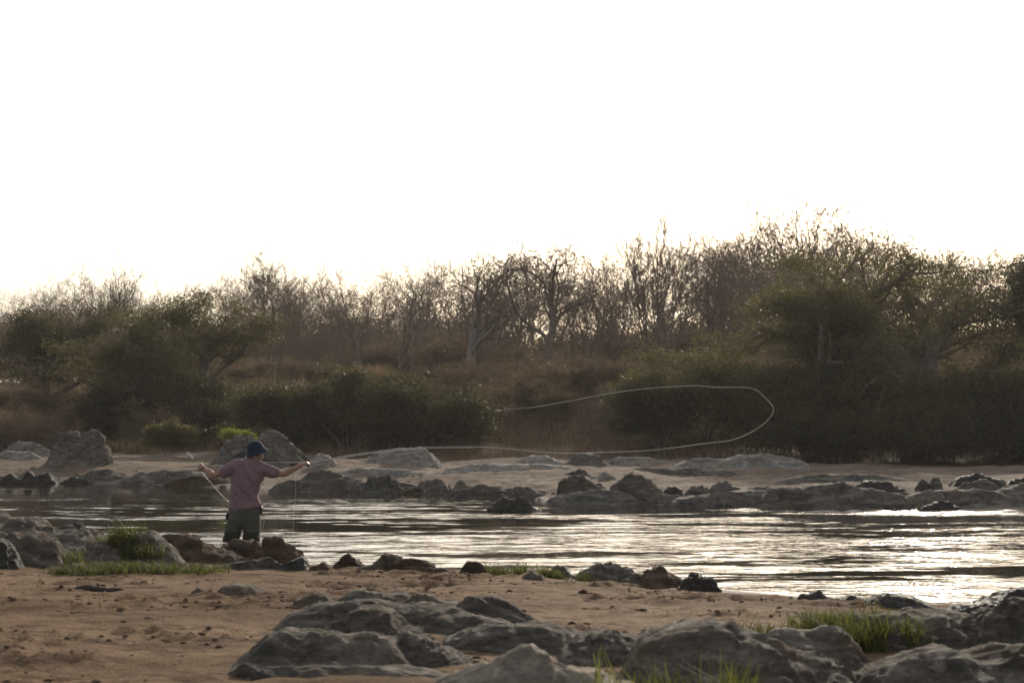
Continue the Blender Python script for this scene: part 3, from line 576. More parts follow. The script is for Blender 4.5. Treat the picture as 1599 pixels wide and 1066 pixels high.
def skeleton(rng, h, r, stems=1, fan=0.0, lean=(0, 0), levels=4, n=(5, 5, 5, 5, 4), trunk=0.55, wig=0.16, up=0.05, ang=0.75, flat=0.0, ratios=(0.62, 0.58, 0.55, 0.52, 0.5), droop=0.0, t0=0.35, rr=0.62, lo_up=0.35):
    az = rng.uniform(0, 2 * math.pi) + np.arange(stems) * 2.4
    fa = fan * rng.uniform(0.5, 1.2, stems)
    D = np.stack([np.sin(fa) * np.cos(az) + lean[0], np.sin(fa) * np.sin(az) * .6 + lean[1], np.cos(fa)], 1)
    P = np.stack([0.10 * np.cos(az) * (stems > 1), 0.10 * np.sin(az) * (stems > 1), np.full(stems, -0.15)], 1)
    L = h * trunk * rng.uniform(0.85, 1.1, stems); K = 9
    pl = grow(rng, P, D, L, K, wig * 0.6, up); rad = r * np.linspace(1.15, 0.55, K)[None] * np.ones((stems, 1)) / (stems ** 0.4)
    rad[:, 0] *= 1.3
    out = [(pl, rad)]
    for lv in range(levels):
        P, D, L2, R = sprout(rng, pl, rad, L, n[lv], t0 if lv == 0 else 0.22, 1.0, ang * (1 if lv else 0.85), 0.22, ratios[lv] * (1.25 if lv == 0 else 1), rr, lo_up if lv == 0 else (0.12 - droop * lv))
        D[:, 2] *= (1 - flat)
        K = (8, 6, 4, 3, 3)[lv]
        pl = grow(rng, P, D, L2, K, wig * (1.0 + 0.25 * lv), up - droop * 0.25 * lv); L = L2
        rad = R[:, None] * np.linspace(1, 0.35, K)[None]; rad = np.maximum(rad, 0.0055)
        out.append((pl, rad))
    return out
SIDES = (10, 7, 5, 3, 3, 3)
def leaf_cards(rng, C, n, spread_, size, asp=0.5, flatten=0.6):
    m = len(C) * n
    P = np.repeat(C, n, 0) + rng.normal(0, 1, (m, 3)) * spread_ * np.array([1, 1, flatten])
    a = unit(rng.normal(size=(m, 3))); b = unit(np.cross(a, rng.normal(size=(m, 3))))
    s = size * 1.25 * rng.uniform(0.6, 1.4, (m, 1)); a = a * s; b = b * s * asp
    V = np.stack([P - a, P + b - a * .2, P + a], 1).reshape(-1, 3)
    return V, np.arange(m * 3).reshape(-1, 3)
def tips(sk, lv=-1, k=(0.5, 1.0)):
    pl = sk[lv][0]; K = pl.shape[1]
    return np.concatenate([pl[:, int(round(q * (K - 1)))] for q in k])
PROTO_H = {}
def tree(name, label, cat, sk, bark, twig, leaves=None, group=None, loc=(0, 0, 0), split=2, crown='crown'):
    root = thing(name, label, cat, loc, group)
    v, q = merge([tubes(p, r, SIDES[i]) for i, (p, r) in enumerate(sk[:split])])
    link('trunk', mesh_np('trunk', v, q), M[bark], root)
    if len(sk) > split:
        v, q = merge([tubes(p, r, SIDES[i + split]) for i, (p, r) in enumerate(sk[split:] if leaves is None else sk[split:max(split + 1, len(sk) - 1)])])
        tag(link(crown if leaves is None else 'branches', mesh_np(crown, v, q), M[twig], root), kind='stuff')
    if leaves is not None:
        V, Q, mt = leaves
        tag(link('crown', mesh_np('foliage', V, None, Q, smooth=False), M[mt], root), kind='stuff')
    return root
def top_of(root_sk): return float(np.percentile(root_sk[-1][0][:, -1, 2], 96.5))

def at_px(px, Y):
    x = X_at(px, Y); return np.array((x, Y, float(ground_z(x, Y, False))))
def h_for(px, top, Y):
    return Z_at(top, Y) - at_px(px, Y)[2]
def fit(sk, h):
    k = h / top_of(sk); return [(p * k, np.maximum(r * k, 0.0055)) for p, r in sk]
def bare(label, px, top, Y, seed, r=0.13, bark='bark', group=None, wide=1.0, **kw):
    rng = np.random.default_rng(seed); r *= .68
    sk = fit(skeleton(rng, 6.0, r, **kw), h_for(px, top, Y))
    if wide != 1.0: sk = [(p * np.array([wide, wide, 1.0]), r_) for p, r_ in sk]
    return tree('bare_tree', label, 'tree', sk, bark, 'twig', loc=at_px(px, Y), group=group)

BIG = dict(levels=4, n=(7, 5, 5, 4), t0=.25, lo_up=.38, ratios=(.85, .66, .56, .50))
bare('gnarled dead tree with stubby antler-like twigs at the low end of the wood', 132, 424, 74, 11, .12, wig=.2, lean=(-.30, 0), wide=.9, **BIG)
bare('dead tree with one bare snaking upright limb among low brush', 178, 428, 75, 12, .10, stems=3, fan=.25, wig=.17, trunk=.8, wide=.6, **BIG)
bare('wide thick-twigged brown tree towering over the olive tree', 425, 403, 78, 13, .13, stems=3, fan=.45, wide=1.0, wig=.14, levels=4, n=(7, 6, 5, 5))
bare('dark-trunked crooked tree above the dark evergreen thicket', 572, 414, 68, 14, .17, wig=.20, trunk=.5, wide=1.05, **BIG)
bare('broad pale-trunked tree with forking curved limbs', 738, 394, 68, 15, .19, 'bark_pale', wig=.15, trunk=.42, ang=.9, wide=1.35, levels=4, n=(7, 6, 5, 5))
bare('flat-topped tree with twisted claw-like branches over the brown slope', 846, 374, 66, 16, .17, wig=.22, trunk=.5, ang=.95, flat=.25, wide=1.15, levels=4, n=(7, 6, 5, 4))
bare('many-stemmed tree with long near-vertical bare limbs', 1028, 345, 68, 17, .15, stems=6, fan=.42, trunk=.78, wig=.12, ang=.6, wide=.85, levels=4, n=(4, 5, 5, 5))
bare('dense twiggy tree beside the many-stemmed tree', 1122, 364, 74, 18, .15, stems=2, fan=.25, wide=.95, levels=4, n=(8, 6, 5, 5), wig=.13)
bare('tallest slender pale tree fading into the bright sky', 1212, 302, 92, 19, .15, 'bark_pale', stems=3, fan=.40, trunk=.6, wig=.12, wide=1.05, **BIG)
bare('tall loose-limbed tree above the big drooping green tree', 1312, 306, 90, 20, .16, 'bark', stems=3, fan=.45, trunk=.6, wig=.14, wide=1.1, **BIG)
bare('fine-twigged tree arching over the end of the big green crown', 1590, 335, 62, 21, .13, wig=.17, ang=.85, wide=1.1, **BIG)
bare('thin pale sapling trunk in front of the broad pale-trunked tree', 643, 470, 60, 22, .06, 'bark_pale', wig=.13, trunk=.75, wide=.8, levels=3, n=(6, 5, 4))
bare('slim tree with a lit grey stem beside the flat-topped tree', 905, 400, 76, 23, .09, wig=.15, wide=.7, stems=2, fan=.2, **BIG)
bare('leaning grey-stemmed tree over the dark bank brush', 86, 470, 66, 24, .10, 'bark_pale', lean=(-.45, 0), trunk=.7, wig=.12, levels=4, n=(4, 4, 5, 4))
# the wood behind: copies of six trees, each standing on the slope
rng0 = np.random.default_rng(5)
proto_specs = [dict(stems=2, fan=.25, wig=.15, n=(7, 6, 5, 4)), dict(wig=.19, ang=.9, n=(7, 6, 5, 4)), dict(stems=3, fan=.35, trunk=.7, wig=.13, n=(6, 6, 5, 4)),
               dict(wig=.16, flat=.2, n=(8, 6, 5, 4)), dict(stems=4, fan=.35, trunk=.75, wig=.14, ang=.6, n=(5, 5, 5, 4)), dict(stems=2, fan=.15, trunk=.65, wig=.18, n=(7, 6, 5, 4))]
SKYX = np.array([-200, 0, 60, 130, 230, 300, 350, 420, 500, 560, 620, 700, 780, 860, 950, 1040, 1110, 1200, 1300, 1400, 1480, 1560, 1800.])
SKYY = np.array([460, 462, 446, 440, 450, 466, 428, 408, 436, 426, 410, 402, 398, 388, 388, 378, 370, 360, 362, 375, 385, 368, 362.])
BLABS = ('leafless tree of the front rank, shorter than the trees behind it', 'leafless tree of the middle rank in the brown wood', 'tall leafless tree standing behind the middle rank', 'tall leafless tree of the rank behind, against the sky', 'leafless tree of the hindmost rank, glimpsed between trunks')
protos = []
def place(i, px, top, Y, rz, sx, row):
    BLAB = BLABS[row]; BGRP = ('front', 'middle', 'rear', 'far', 'hindmost')[row] + ' rank of leafless trees'
    h = h_for(px, top, Y); loc = at_px(px, Y)
    if len(protos) <= i:
        sk = skeleton(np.random.default_rng(100 + i), 6.0, .075, levels=4, t0=.16, lo_up=.40, ratios=(.82, .66, .56, .50), **proto_specs[i])
        t = tree('bare_tree', BLAB, 'tree', sk, 'bark', 'twig', loc=loc, group=BGRP); protos.append((t, top_of(sk)))
    else:
        t = copy_thing(protos[i][0], loc, rz, 1, BLAB, BGRP)
    k = h / protos[i][1]; t.location = loc; t.rotation_euler = (0, 0, rz); t.scale = (k * sx, k * sx, k)
k = 0
for row, (Y0, n, dtop) in enumerate(((72, 8, 44), (83, 13, 22), (95, 17, 6), (110, 18, 0), (130, 20, 4))):
    for a in range(n):
        px = -120 + (1840) * (a + rng0.uniform(0.1, 0.9)) / n; Y = Y0 + rng0.uniform(-4, 4)
        top = float(np.interp(px, SKYX, SKYY)) + dtop + abs(rng0.normal(0, 18)) - 6
        place(k % 6 if k < 6 else int(rng0.integers(0, 6)), px, top, Y, rng0.uniform(0, 6.28), rng0.uniform(0.95, 1.35), row); k += 1

# -- leafy trees
def leafy(label, px, top, Y, seed, half_w, mt, r=.16, n_leaf=10, size=.055, spread_=.16, name='leafy_tree', cat='tree', group=None, base=None, split=2, flatten=.6, **kw):
    rng = np.random.default_rng(seed); h = h_for(px, top, Y) if base is None else Z_at(top, Y) - base
    sk = fit(skeleton(rng, 6.0, r, **kw), h)
    xs = np.abs(sk[-1][0][..., 0]); kx = half_w / np.percentile(xs, 96)
    sk = [(p * np.array([kx, min(kx, 1.3), 1.0]), r_) for p, r_ in sk]
    lv = leaf_cards(rng, tips(sk, -1, (0.3, 0.65, 1.0)), n_leaf, spread_, size, .45, flatten)
    loc = at_px(px, Y)
    if base is not None: loc[2] = base
    return tree(name, label, cat, sk, 'bark', 'twig', (lv[0], lv[1], mt), group, loc, split)
LOW = dict(trunk=.34, t0=.25, lo_up=.15, droop=.05, up=.03, wig=.16)
leafy('huge spreading olive-green tree drooping to the sand with dark limbs', 1440, 405, 51, 31, 4.9, 'leaf_olive', .26, 11, .058, .24, levels=4, n=(9, 6, 5, 4), ang=.95, **LOW)
leafy('olive-green feathery tree leaning out beside the huge spreading one', 1262, 470, 50, 32, 2.3, 'leaf_olive', .16, 12, .055, .20, levels=4, n=(8, 5, 4, 4), ang=.9, **LOW)
leafy('dark broad-crowned evergreen at the end of the far bank', 1640, 400, 52, 33, 2.6, 'leaf_dark', .2, 12, .058, .22, levels=4, n=(8, 6, 5, 4), ang=.9, **LOW)
leafy('round olive bush drooping over the sand under the huge tree', 1330, 560, 48.5, 34, 2.4, 'leaf_dark', .10, 10, .055, .16, name='leafy_shrub', cat='shrub', stems=5, fan=.8, levels=3, n=(6, 6, 6), **LOW)
leafy('dark low bush filling the shade below the huge tree', 1490, 600, 46.8, 35, 2.6, 'leaf_dark', .10, 10, .055, .16, name='leafy_shrub', cat='shrub', stems=6, fan=.9, levels=3, n=(6, 6, 6), **LOW)
leafy('dark low bush under the evergreen beside the sloping slab', 1600, 590, 45.5, 36, 2.2, 'leaf_dark', .10, 10, .055, .16, name='leafy_shrub', cat='shrub', stems=6, fan=.9, levels=3, n=(6, 6, 6), **LOW)
leafy('mid-height green bush behind the loop of fishing line', 1100, 560, 50.5, 37, 2.1, 'leaf_olive', .10, 9, .055, .17, name='leafy_shrub', cat='shrub', stems=5, fan=.7, levels=3, n=(7, 6, 6), **LOW)
leafy('dark green bush at the brown slope under the loop of line', 1030, 600, 50, 38, 1.2, 'leaf_dark', .08, 9, .05, .15, name='leafy_shrub', cat='shrub', stems=5, fan=.7, levels=3, n=(6, 6, 5), **LOW)
leafy('dark green bush at the foot of the feathery olive tree', 1190, 580, 50, 39, 1.5, 'leaf_dark', .08, 9, .05, .15, name='leafy_shrub', cat='shrub', stems=5, fan=.7, levels=3, n=(6, 6, 6), **LOW)
leafy('olive-green open-crowned tree with a dark forked trunk', 318, 468, 60, 40, 2.3, 'leaf_olive', .2, 7, .06, .2, levels=4, n=(7, 5, 5, 4), ang=.8, trunk=.5, t0=.4, wig=.2)
leafy('rounded olive tree with foliage down to the brush', 225, 505, 58, 41, 1.9, 'leaf_olive', .14, 9, .055, .18, levels=4, n=(8, 5, 5, 4), ang=.9, **LOW)
leafy('dense dark evergreen above the brown brush', 70, 492, 62, 42, 2.6, 'leaf_dark', .16, 8, .06, .2, levels=4, n=(8, 6, 5, 4), ang=.9, **LOW)
leafy('dark green tangled shrub behind the yellow-green bush', 300, 600, 55, 43, 2.0, 'leaf_dark', .1, 9, .055, .17, name='leafy_shrub', cat='shrub', stems=5, fan=.8, levels=3, n=(7, 6, 6), **LOW)
leafy('big dark green thicket shrub beyond the rod', 545, 592, 50.5, 44, 2.1, 'leaf_dark', .1, 10, .055, .17, name='leafy_shrub', cat='shrub', stems=6, fan=.8, levels=3, n=(7, 6, 6), **LOW)
leafy('dark green shrub beside the big thicket shrub', 665, 605, 50, 45, 1.7, 'leaf_dark', .1, 9, .055, .17, name='leafy_shrub', cat='shrub', stems=5, fan=.8, levels=3, n=(7, 6, 6), **LOW)
leafy('dark shrub in the shade behind the ribbed rock', 440, 615, 51, 46, 1.7, 'leaf_dark', .1, 9, .055, .17, name='leafy_shrub', cat='shrub', stems=5, fan=.8, levels=3, n=(7, 6, 6), **LOW)
leafy('dark shrub in the hollow beyond the split boulder', 190, 600, 55, 47, 1.5, 'leaf_dark', .1, 9, .055, .17, name='leafy_shrub', cat='shrub', stems=5, fan=.8, levels=3, n=(7, 6, 6), **LOW)
leafy('low black-green bush at the sand under the feathery olive tree', 1240, 640, 47.0, 64, 1.7, 'leaf_dark', .07, 9, .05, .15, name='leafy_shrub', cat='shrub', stems=6, fan=.9, levels=3, n=(6, 6, 5), **LOW)
leafy('low black-green bush at the sand under the huge tree limbs', 1400, 645, 46.2, 65, 1.9, 'leaf_dark', .07, 9, .05, .15, name='leafy_shrub', cat='shrub', stems=6, fan=.9, levels=3, n=(6, 6, 5), **LOW)
leafy('low black-green bush at the sand beside the evergreen', 1545, 655, 45.0, 66, 1.8, 'leaf_dark', .07, 9, .05, .15, name='leafy_shrub', cat='shrub', stems=6, fan=.9, levels=3, n=(6, 6, 5), **LOW)
# brown dry shrubs: copies of three, in the understorey
SLABS = {54.5: 'dry brown shrub at the foot of the slope where the wood meets the sand', 58: 'dry brown shrub low on the slope behind the first bushes', 62: 'dry brown shrub half way up the wooded slope', 67: 'dry brown shrub high on the slope at the front tree trunks', 74: 'dry brown shrub at the slope top between the hind tree trunks', 86: 'tall dry shrub deep in the wood seen between trunks', 104: 'tall dry thicket shrub toward the back of the wood', 122: 'tallest dry shrub at the very back of the wood'}
sp = []
def dry(i, px, Y, h, rz, w, lab):
    loc = at_px(px, Y); grp = 'dry shrubs ' + lab.split('shrub ')[1]
    if len(sp) <= i:
        rng = np.random.default_rng(200 + i)
        sk = skeleton(rng, 2.0, .035, stems=7, fan=.8, levels=3, n=(6, 6, 5), trunk=.6, wig=.2, t0=.2)
        lv = leaf_cards(rng, tips(sk, -1, (0.4, 1.0)), (3, 5, 2)[i], .07, .035, .5)
        t = tree('dry_shrub', lab, 'shrub', sk, 'twig', 'twig', (lv[0], lv[1], 'leaf_brown'), grp, loc); sp.append((t, top_of(sk)))
    else: t = copy_thing(sp[i][0], loc, rz, 1, lab, grp)
    k = h / sp[i][1]; t.location = loc; t.rotation_euler = (0, 0, rz); t.scale = (k * w, k * w, k)
k = 0
for Y0, n, hh in ((54.5, 26, 1.0), (58, 28, 1.05), (62, 30, .85), (67, 30, .65), (74, 26, .75), (86, 28, 1.7), (104, 34, 3.0), (122, 36, 3.9)):
    for a in range(n):
        px = -90 + 1780 * (a + rng0.uniform(0.0, 1.0)) / n; Y = Y0 + rng0.uniform(-1.8, 1.8)
        if px > 1180 and Y < 57: continue
        dry(k if k < 3 else int(rng0.integers(0, 3)), px, Y, hh * rng0.uniform(0.7, 1.25), rng0.uniform(0, 6.28), rng0.uniform(1.0, 1.6), SLABS[Y0]); k += 1
# small bank bushes
leafy('small yellow-green leafy bush growing on top of the big grey rock', 374, 673, 43.5, 61, .34, 'leaf_bright', .03, 10, .030, .07, name='leafy_shrub', cat='shrub', base=Z_at(698, 43.5), stems=5, fan=.6, levels=2, n=(6, 6), trunk=.5)
leafy('rounded sage-green bush standing on the far sand', 266, 664, 47.5, 62, .58, 'leaf_olive', .04, 9, .035, .08, name='leafy_shrub', cat='shrub', stems=6, fan=.6, levels=3, n=(6, 5, 4), trunk=.5)
leafy('small dark sprig bush behind the tallest far rock', 412, 668, 47, 63, .35, 'leaf_olive', .03, 8, .03, .07, name='leafy_shrub', cat='shrub', stems=4, fan=.5, levels=2, n=(6, 5), trunk=.6)

# ------------------------------------------------------------------ grasses
def blades(rng, base, h, lean, width, seg=4):
    n = len(base); az = rng.uniform(0, 2 * math.pi, n); d = np.stack([np.cos(az), np.sin(az), np.zeros(n)], 1)
    side = np.stack([-d[:, 1], d[:, 0], np.zeros(n)], 1)
    ln = (lean * rng.uniform(0.3, 1.6, n))[:, None]; t = np.linspace(0, 1, seg)
    pl = base[:, None, :] + (h[:, None] * t)[..., None] * np.array([0, 0, 1.]) * (1 - 0.25 * (t ** 2)[None, :, None] * ln[:, :, None]) + d[:, None, :] * (h[:, None] * ln * (t ** 2)[None])[..., None]
    w = width * (1 - t ** 1.6) + 0.0006
    L = pl - side[:, None, :] * w[None, :, None]; R = pl + side[:, None, :] * w[None, :, None]
    V = np.stack([L, R], 2).reshape(n, seg * 2, 3)
    i = np.arange(n)[:, None] * seg * 2 + np.arange(seg - 1)[None] * 2
    Q = np.stack([i, i + 1, i + 3, i + 2], -1).reshape(-1, 4)
    return V.reshape(-1, 3), Q
def grass(label, px, py, rx, ry, n, h, lean=.5, width=.004, mat='grass', seed=0, Y=None, z=None, cat='grass', name='grass_tuft', clump=None, group=None):
    """px,py: foot of the tuft; rx, ry: half width across and along (m)"""
    rng = np.random.default_rng(300 + seed)
    Y = foot_Y(px, py) if Y is None else Y; x = X_at(px, Y)
    if clump:
        cc = rng.uniform(-1, 1, (clump, 2)); q = cc[rng.integers(0, clump, n)] + rng.normal(0, .13, (n, 2))
    else:
        a = rng.uniform(0, 6.28, n); rr = np.sqrt(rng.random(n)); q = np.stack([rr * np.cos(a), rr * np.sin(a)], 1)
    bx, by = x + q[:, 0] * rx, Y + q[:, 1] * ry
    bz = ground_z(bx, by) - 0.01 if z is None else z + 0 * bx - 0.04 * (q ** 2).sum(1)
    base = np.stack([bx - x, by - Y, bz], 1); z0 = float(bz.min()); base[:, 2] -= z0
    hh = h * rng.uniform(0.35, 1.15, n)
    v, q = blades(rng, base, hh, lean, width)
    o = link(name, mesh_np(name, v, q, smooth=False), M[mat], loc=(x, Y, z0)); tag(o, label, cat, group); return o
YM = foot_Y(208, 885) + .6
grass('bright upright grass tuft on the crest of the grey mound', 204, 850, .20, .15, 420, .26, .55, .004, seed=1, Y=YM, z=Z_at(850, YM))
grass('shorter grass tuft beside the crest tuft on the grey mound', 178, 852, .17, .15, 330, .20, .6, .004, seed=2, Y=YM + .05, z=Z_at(856, YM))
grass('grass spilling down the face of the grey mound', 226, 868, .20, .18, 350, .17, .8, .004, seed=3, Y=YM - .25, z=Z_at(866, YM - .25))
grass('small dark grass tuft beside the low pale ledge', 50, 880, .13, .1, 160, .13, .7, .004, seed=4)
grass('wide mat of short grass at the foot of the grey mound', 228, 892, .62, .30, 1800, .13, 1.0, .004, seed=5, clump=40)
grass('slim upright grass sprig beside the mound near the small flat stone', 120, 886, .10, .09, 120, .20, .35, .004, seed=6)
grass('low grass patch in front of the mound between sprig and mat', 150, 893, .4, .2, 700, .10, .8, .004, seed=7, clump=14)
grass('loose strip of grass on the sand beside the bright water', 808, 896, .40, .22, 750, .13, .8, .004, seed=8, clump=16)
grass('low grass strip between small pointed stones at the waterline', 868, 902, .28, .15, 350, .10, .8, .004, seed=9, clump=9)
grass('dense green tuft growing behind the round-topped spit stone', 998, 897, .13, .10, 330, .15, .6, .004, seed=10, Y=foot_Y(998, 905) + .45)
grass('big lush green tuft filling the gap behind the flat-topped block', 1336, 1006, .25, .36, 1700, .22, .6, .0045, seed=11, clump=34)
grass('low fringe of grass trailing from the big lush tuft onto sand', 1285, 975, .20, .13, 380, .12, .8, .004, seed=12, clump=14)
grass('sparse green sprigs on sand behind the whaleback rock', 1190, 992, .16, .12, 110, .12, .7, .004, seed=13)
grass('tall out-of-focus grass blades in front of the wavy dark ridge', 938, 1040, .07, .06, 46, .30, .45, .0030, seed=14, Y=6.75)
grass('wide soft clump of grass between pale peak and whaleback rock', 1075, 1060, .23, .10, 460, .25, .55, .0030, seed=15, Y=6.72, clump=16)
grass('few thin grass blades at the lip of grey rock', 478, 1064, .06, .05, 16, .10, .5, .003, seed=16, Y=foot_Y(478, 1062) - .25, z=None)
grass('pale reedy grass standing on the far sand by the sage bush', 205, 706, .75, .35, 420, .42, .35, .008, 'straw', seed=17, cat='reeds', name='reed_clump', clump=14)
grass('green reedy stems behind the pale reeds', 215, 702, .55, .3, 200, .52, .3, .007, 'grass', seed=18, cat='reeds', name='reed_clump', clump=9)
grass('dry straw tuft on the far sand under the line', 985, 722, .8, .35, 420, .22, .8, .008, 'straw', seed=19, clump=14)
grass('green water weed patch at the shallow far edge', 2, 752, .5, .25, 260, .14, .9, .008, 'grass', seed=20, clump=8)
grass('small green weed tuft in the glinting shallows', 1452, 795, .22, .16, 140, .14, .7, .006, 'grass', seed=21)
grass('thin dry stems beside the larger dark humped rock', 1400, 946, .30, .08, 26, .20, .7, .002, 'straw', seed=22)
# the brown grassy slope is past counting
rng = np.random.default_rng(77)
n = 42000; bx = rng.uniform(-34, 26, n); by = rng.uniform(46, 74, n)
dvb = by - np.interp(bx, VX, VY); keep = (dvb > -0.4 + 1.5 * noise(bx * .5, by * .5, 0, 81)) & (fbm(bx * .6, by * .6, 0, 3, 91) > -0.12); bx, by = bx[keep], by[keep]
v, q = blades(rng, np.stack([bx, by, ground_z(bx, by, False) - .02], 1), rng.uniform(.18, .6, len(bx)), .6, .011, 3)
tag(link('dry_grass', mesh_np('dry_grass', v, q, smooth=False), M['leaf_brown']), 'dry brown grass covering the wooded slope', 'grass', kind='stuff')
# ------------------------------------------------------------------ driftwood
def one_tube(pts, rad, sides=10, K=None):
    pts = np.array(pts, float); rad = np.array(rad, float)
    if K:
        d = np.concatenate(([0], np.cumsum(np.linalg.norm(np.diff(pts, axis=0), axis=1)))); t = np.linspace(0, d[-1], K)
        # smooth through the points (Catmull-Rom)
        i = np.clip(np.searchsorted(d, t, 'right') - 1, 0, len(pts) - 2); f = ((t - d[i]) / np.maximum(d[i + 1] - d[i], 1e-9))[:, None]
        p0, p1, p2, p3 = pts[np.maximum(i - 1, 0)], pts[i], pts[i + 1], pts[np.minimum(i + 2, len(pts) - 1)]
        rad = np.interp(t, d, rad)
        pts = 0.5 * (2 * p1 + (p2 - p0) * f + (2 * p0 - 5 * p1 + 4 * p2 - p3) * f ** 2 + (3 * p1 - p0 - 3 * p2 + p3) * f ** 3)
    V, Q = tubes(pts[None], rad[None], sides)
    n = len(V); a = np.arange(sides); V = np.concatenate((V, pts[:1], pts[-1:]))
    T = np.concatenate((np.stack([np.roll(a, -1), a, np.full(sides, n)], 1), np.stack([n - sides + a, n - sides + np.roll(a, -1), np.full(sides, n + 1)], 1)))
    return V, Q, T
M['driftwood'] = mat_plain('dark_driftwood', (0.045, 0.036, 0.030), 0.85, 0.4, 20, 0.2, 0.01)
M['bleached'] = mat_plain('bleached_wood', (0.62, 0.58, 0.52), 0.8, 0.2, 12, 0.2, 0.01)
Yd = foot_Y(150, 921); dz = float(ground_z(X_at(150, Yd), Yd))
org = np.array((X_at(150, Yd), Yd, dz))
dr = [(112, .10, .012), (120, .03, .016), (128, -.03, .022), (140, -.05, .024), (155, -.03, .026), (168, .0, .022), (180, .04, .018), (192, .10, .008)]
pts = [np.array((X_at(p, Yd), Yd + dy, float(ground_z(X_at(p, Yd), Yd + dy)) + r * .55)) - org for p, dy, r in dr]
v, q, t = one_tube(pts, [r for _, _, r in dr], 9, 40)
v = v + 0.006 * np.stack([noise(v[:, 0] * 30, v[:, 1] * 30, v[:, 2] * 30, s) for s in (1, 2, 3)], 1)
tag(link('driftwood_stick', mesh_np('driftwood_stick', v, q, t), M['driftwood'], loc=org), 'dark crooked driftwood stick lying on the bare sand', 'driftwood')
Yl = foot_Y(303, 716)
pa, pb = PT(293, 706, Yl), PT(303, 715, Yl); mid_ = .5 * (pa + pb)
v, q, t = one_tube([pa - mid_, (pa - mid_) * .5, (pb - mid_) * .5, pb - mid_ - (0, 0, .05)], [.02, .036, .04, .03], 8, 16)
tag(link('bleached_log', mesh_np('bleached_log', v, q, t), M['bleached'], loc=mid_), 'short bleached white log propped on the far sand', 'log')

# ------------------------------------------------------------------ the wading angler
YA = 21.2
def A(px, py, dy=0.0): return PT(px, py, YA + dy)
PXM = F / YA
org_m = np.array((X_at(384, YA), YA, float(ground_z(X_at(384, YA), YA))))
M['skin'] = mat_plain('tanned_skin', (0.30, 0.165, 0.105), 0.55, 0.12, 14, 0.4, 0.0, **{'Subsurface Weight': 0.0})
M['shirt'] = None
def mat_cloth(name, col, var, wet_z=None, rough=0.9):
    b = NB(name); v = b.coords(shift=False); w = b.noise(v, 9.0, 6, 0.6, 0.4); weave = b.noise(v, 180, 2)
    c = b.ramp(w, [(0.3, [k * (1 - var) for k in col]), (0.7, [k * (1 + var) for k in col])])
    if wet_z is not None:
        geo = b.n('NewGeometry'); sx = b.n('SeparateXYZ', i_Vector=geo.outputs['Position'])
        f = b.ramp(b.math('ADD', sx.outputs[2], b.math('MULTIPLY', w, 0.16)), [(wet_z, 1.0), (wet_z + .03, 0.0)])
        c = b.mix(f, c, [k * .35 for k in col])
    b.pbr(c, rough, b.bump(weave, 0.002, .5, b.bump(w, 0.012, .6)), 0.08, **{'Sheen Weight': 0.12}); return b.m
M['shirt'] = mat_cloth('faded_mauve_cotton', (0.200, 0.118, 0.128), 0.12)
M['shorts'] = mat_cloth('olive_grey_canvas', (0.075, 0.070, 0.052), 0.15, 0.21)
M['navy'] = mat_cloth('navy_canvas', (0.012, 0.022, 0.040), 0.12)
M['hair'] = mat_plain('dark_hair', (0.020, 0.014, 0.010), 0.6, 0.3, 40, 0.4)
M['black'] = mat_plain('black_plastic', (0.014, 0.014, 0.015), 0.5, 0.2, 10, 0.4)
M['white'] = mat_plain('off_white_cord', (0.62, 0.60, 0.55), 0.7, 0.1, 10, 0.3)
M['eye'] = mat_plain('eye', (0.25, 0.22, 0.2), 0.3, 0.1, 10, 0.5)

def loft(rings, n=28, sq=2.0, cap=True):
    """rings: centre (3), half width vec (3), half depth vec (3)"""
    an = np.arange(n) * 2 * math.pi / n; c, s_ = np.cos(an), np.sin(an)
    c = np.sign(c) * np.abs(c) ** (2 / sq); s_ = np.sign(s_) * np.abs(s_) ** (2 / sq)
    V = np.concatenate([np.asarray(o)[None] + c[:, None] * np.asarray(a)[None] + s_[:, None] * np.asarray(b)[None] for o, a, b in rings])
    K = len(rings); i = np.arange(K * n).reshape(K, n); j = np.roll(i, -1, 1)
    Q = np.stack([i[:-1], j[:-1], j[1:], i[1:]], -1).reshape(-1, 4)
    m = len(V); V = np.concatenate((V, [rings[0][0]], [rings[-1][0]])); a = np.arange(n)
    T = np.concatenate((np.stack([np.roll(a, -1), a, np.full(n, m)], 1), np.stack([m - n + a, m - n + np.roll(a, -1), np.full(n, m + 1)], 1)))
    return V, Q, T
def hring(px, py, hw, hd, dy=0.0, yaw=0.0):
    c, s_ = math.cos(yaw), math.sin(yaw); w = hw / PXM
    return A(px, py, dy), np.array((w * c, -w * s_, 0)), np.array((hd * s_, hd * c, 0))
def limb(pts, rads, K=None, n=14): return one_tube(pts, rads, n, K or 5 * len(pts))
def ellipsoid(c, r, axes=None, n=18):
    u = np.linspace(0.02, math.pi - 0.02, n); ax = np.eye(3) if axes is None else np.asarray(axes)
    return loft([(np.asarray(c) + ax[2] * r[2] * math.cos(t), ax[0] * r[0] * math.sin(t), ax[1] * r[1] * math.sin(t)) for t in u], 22)
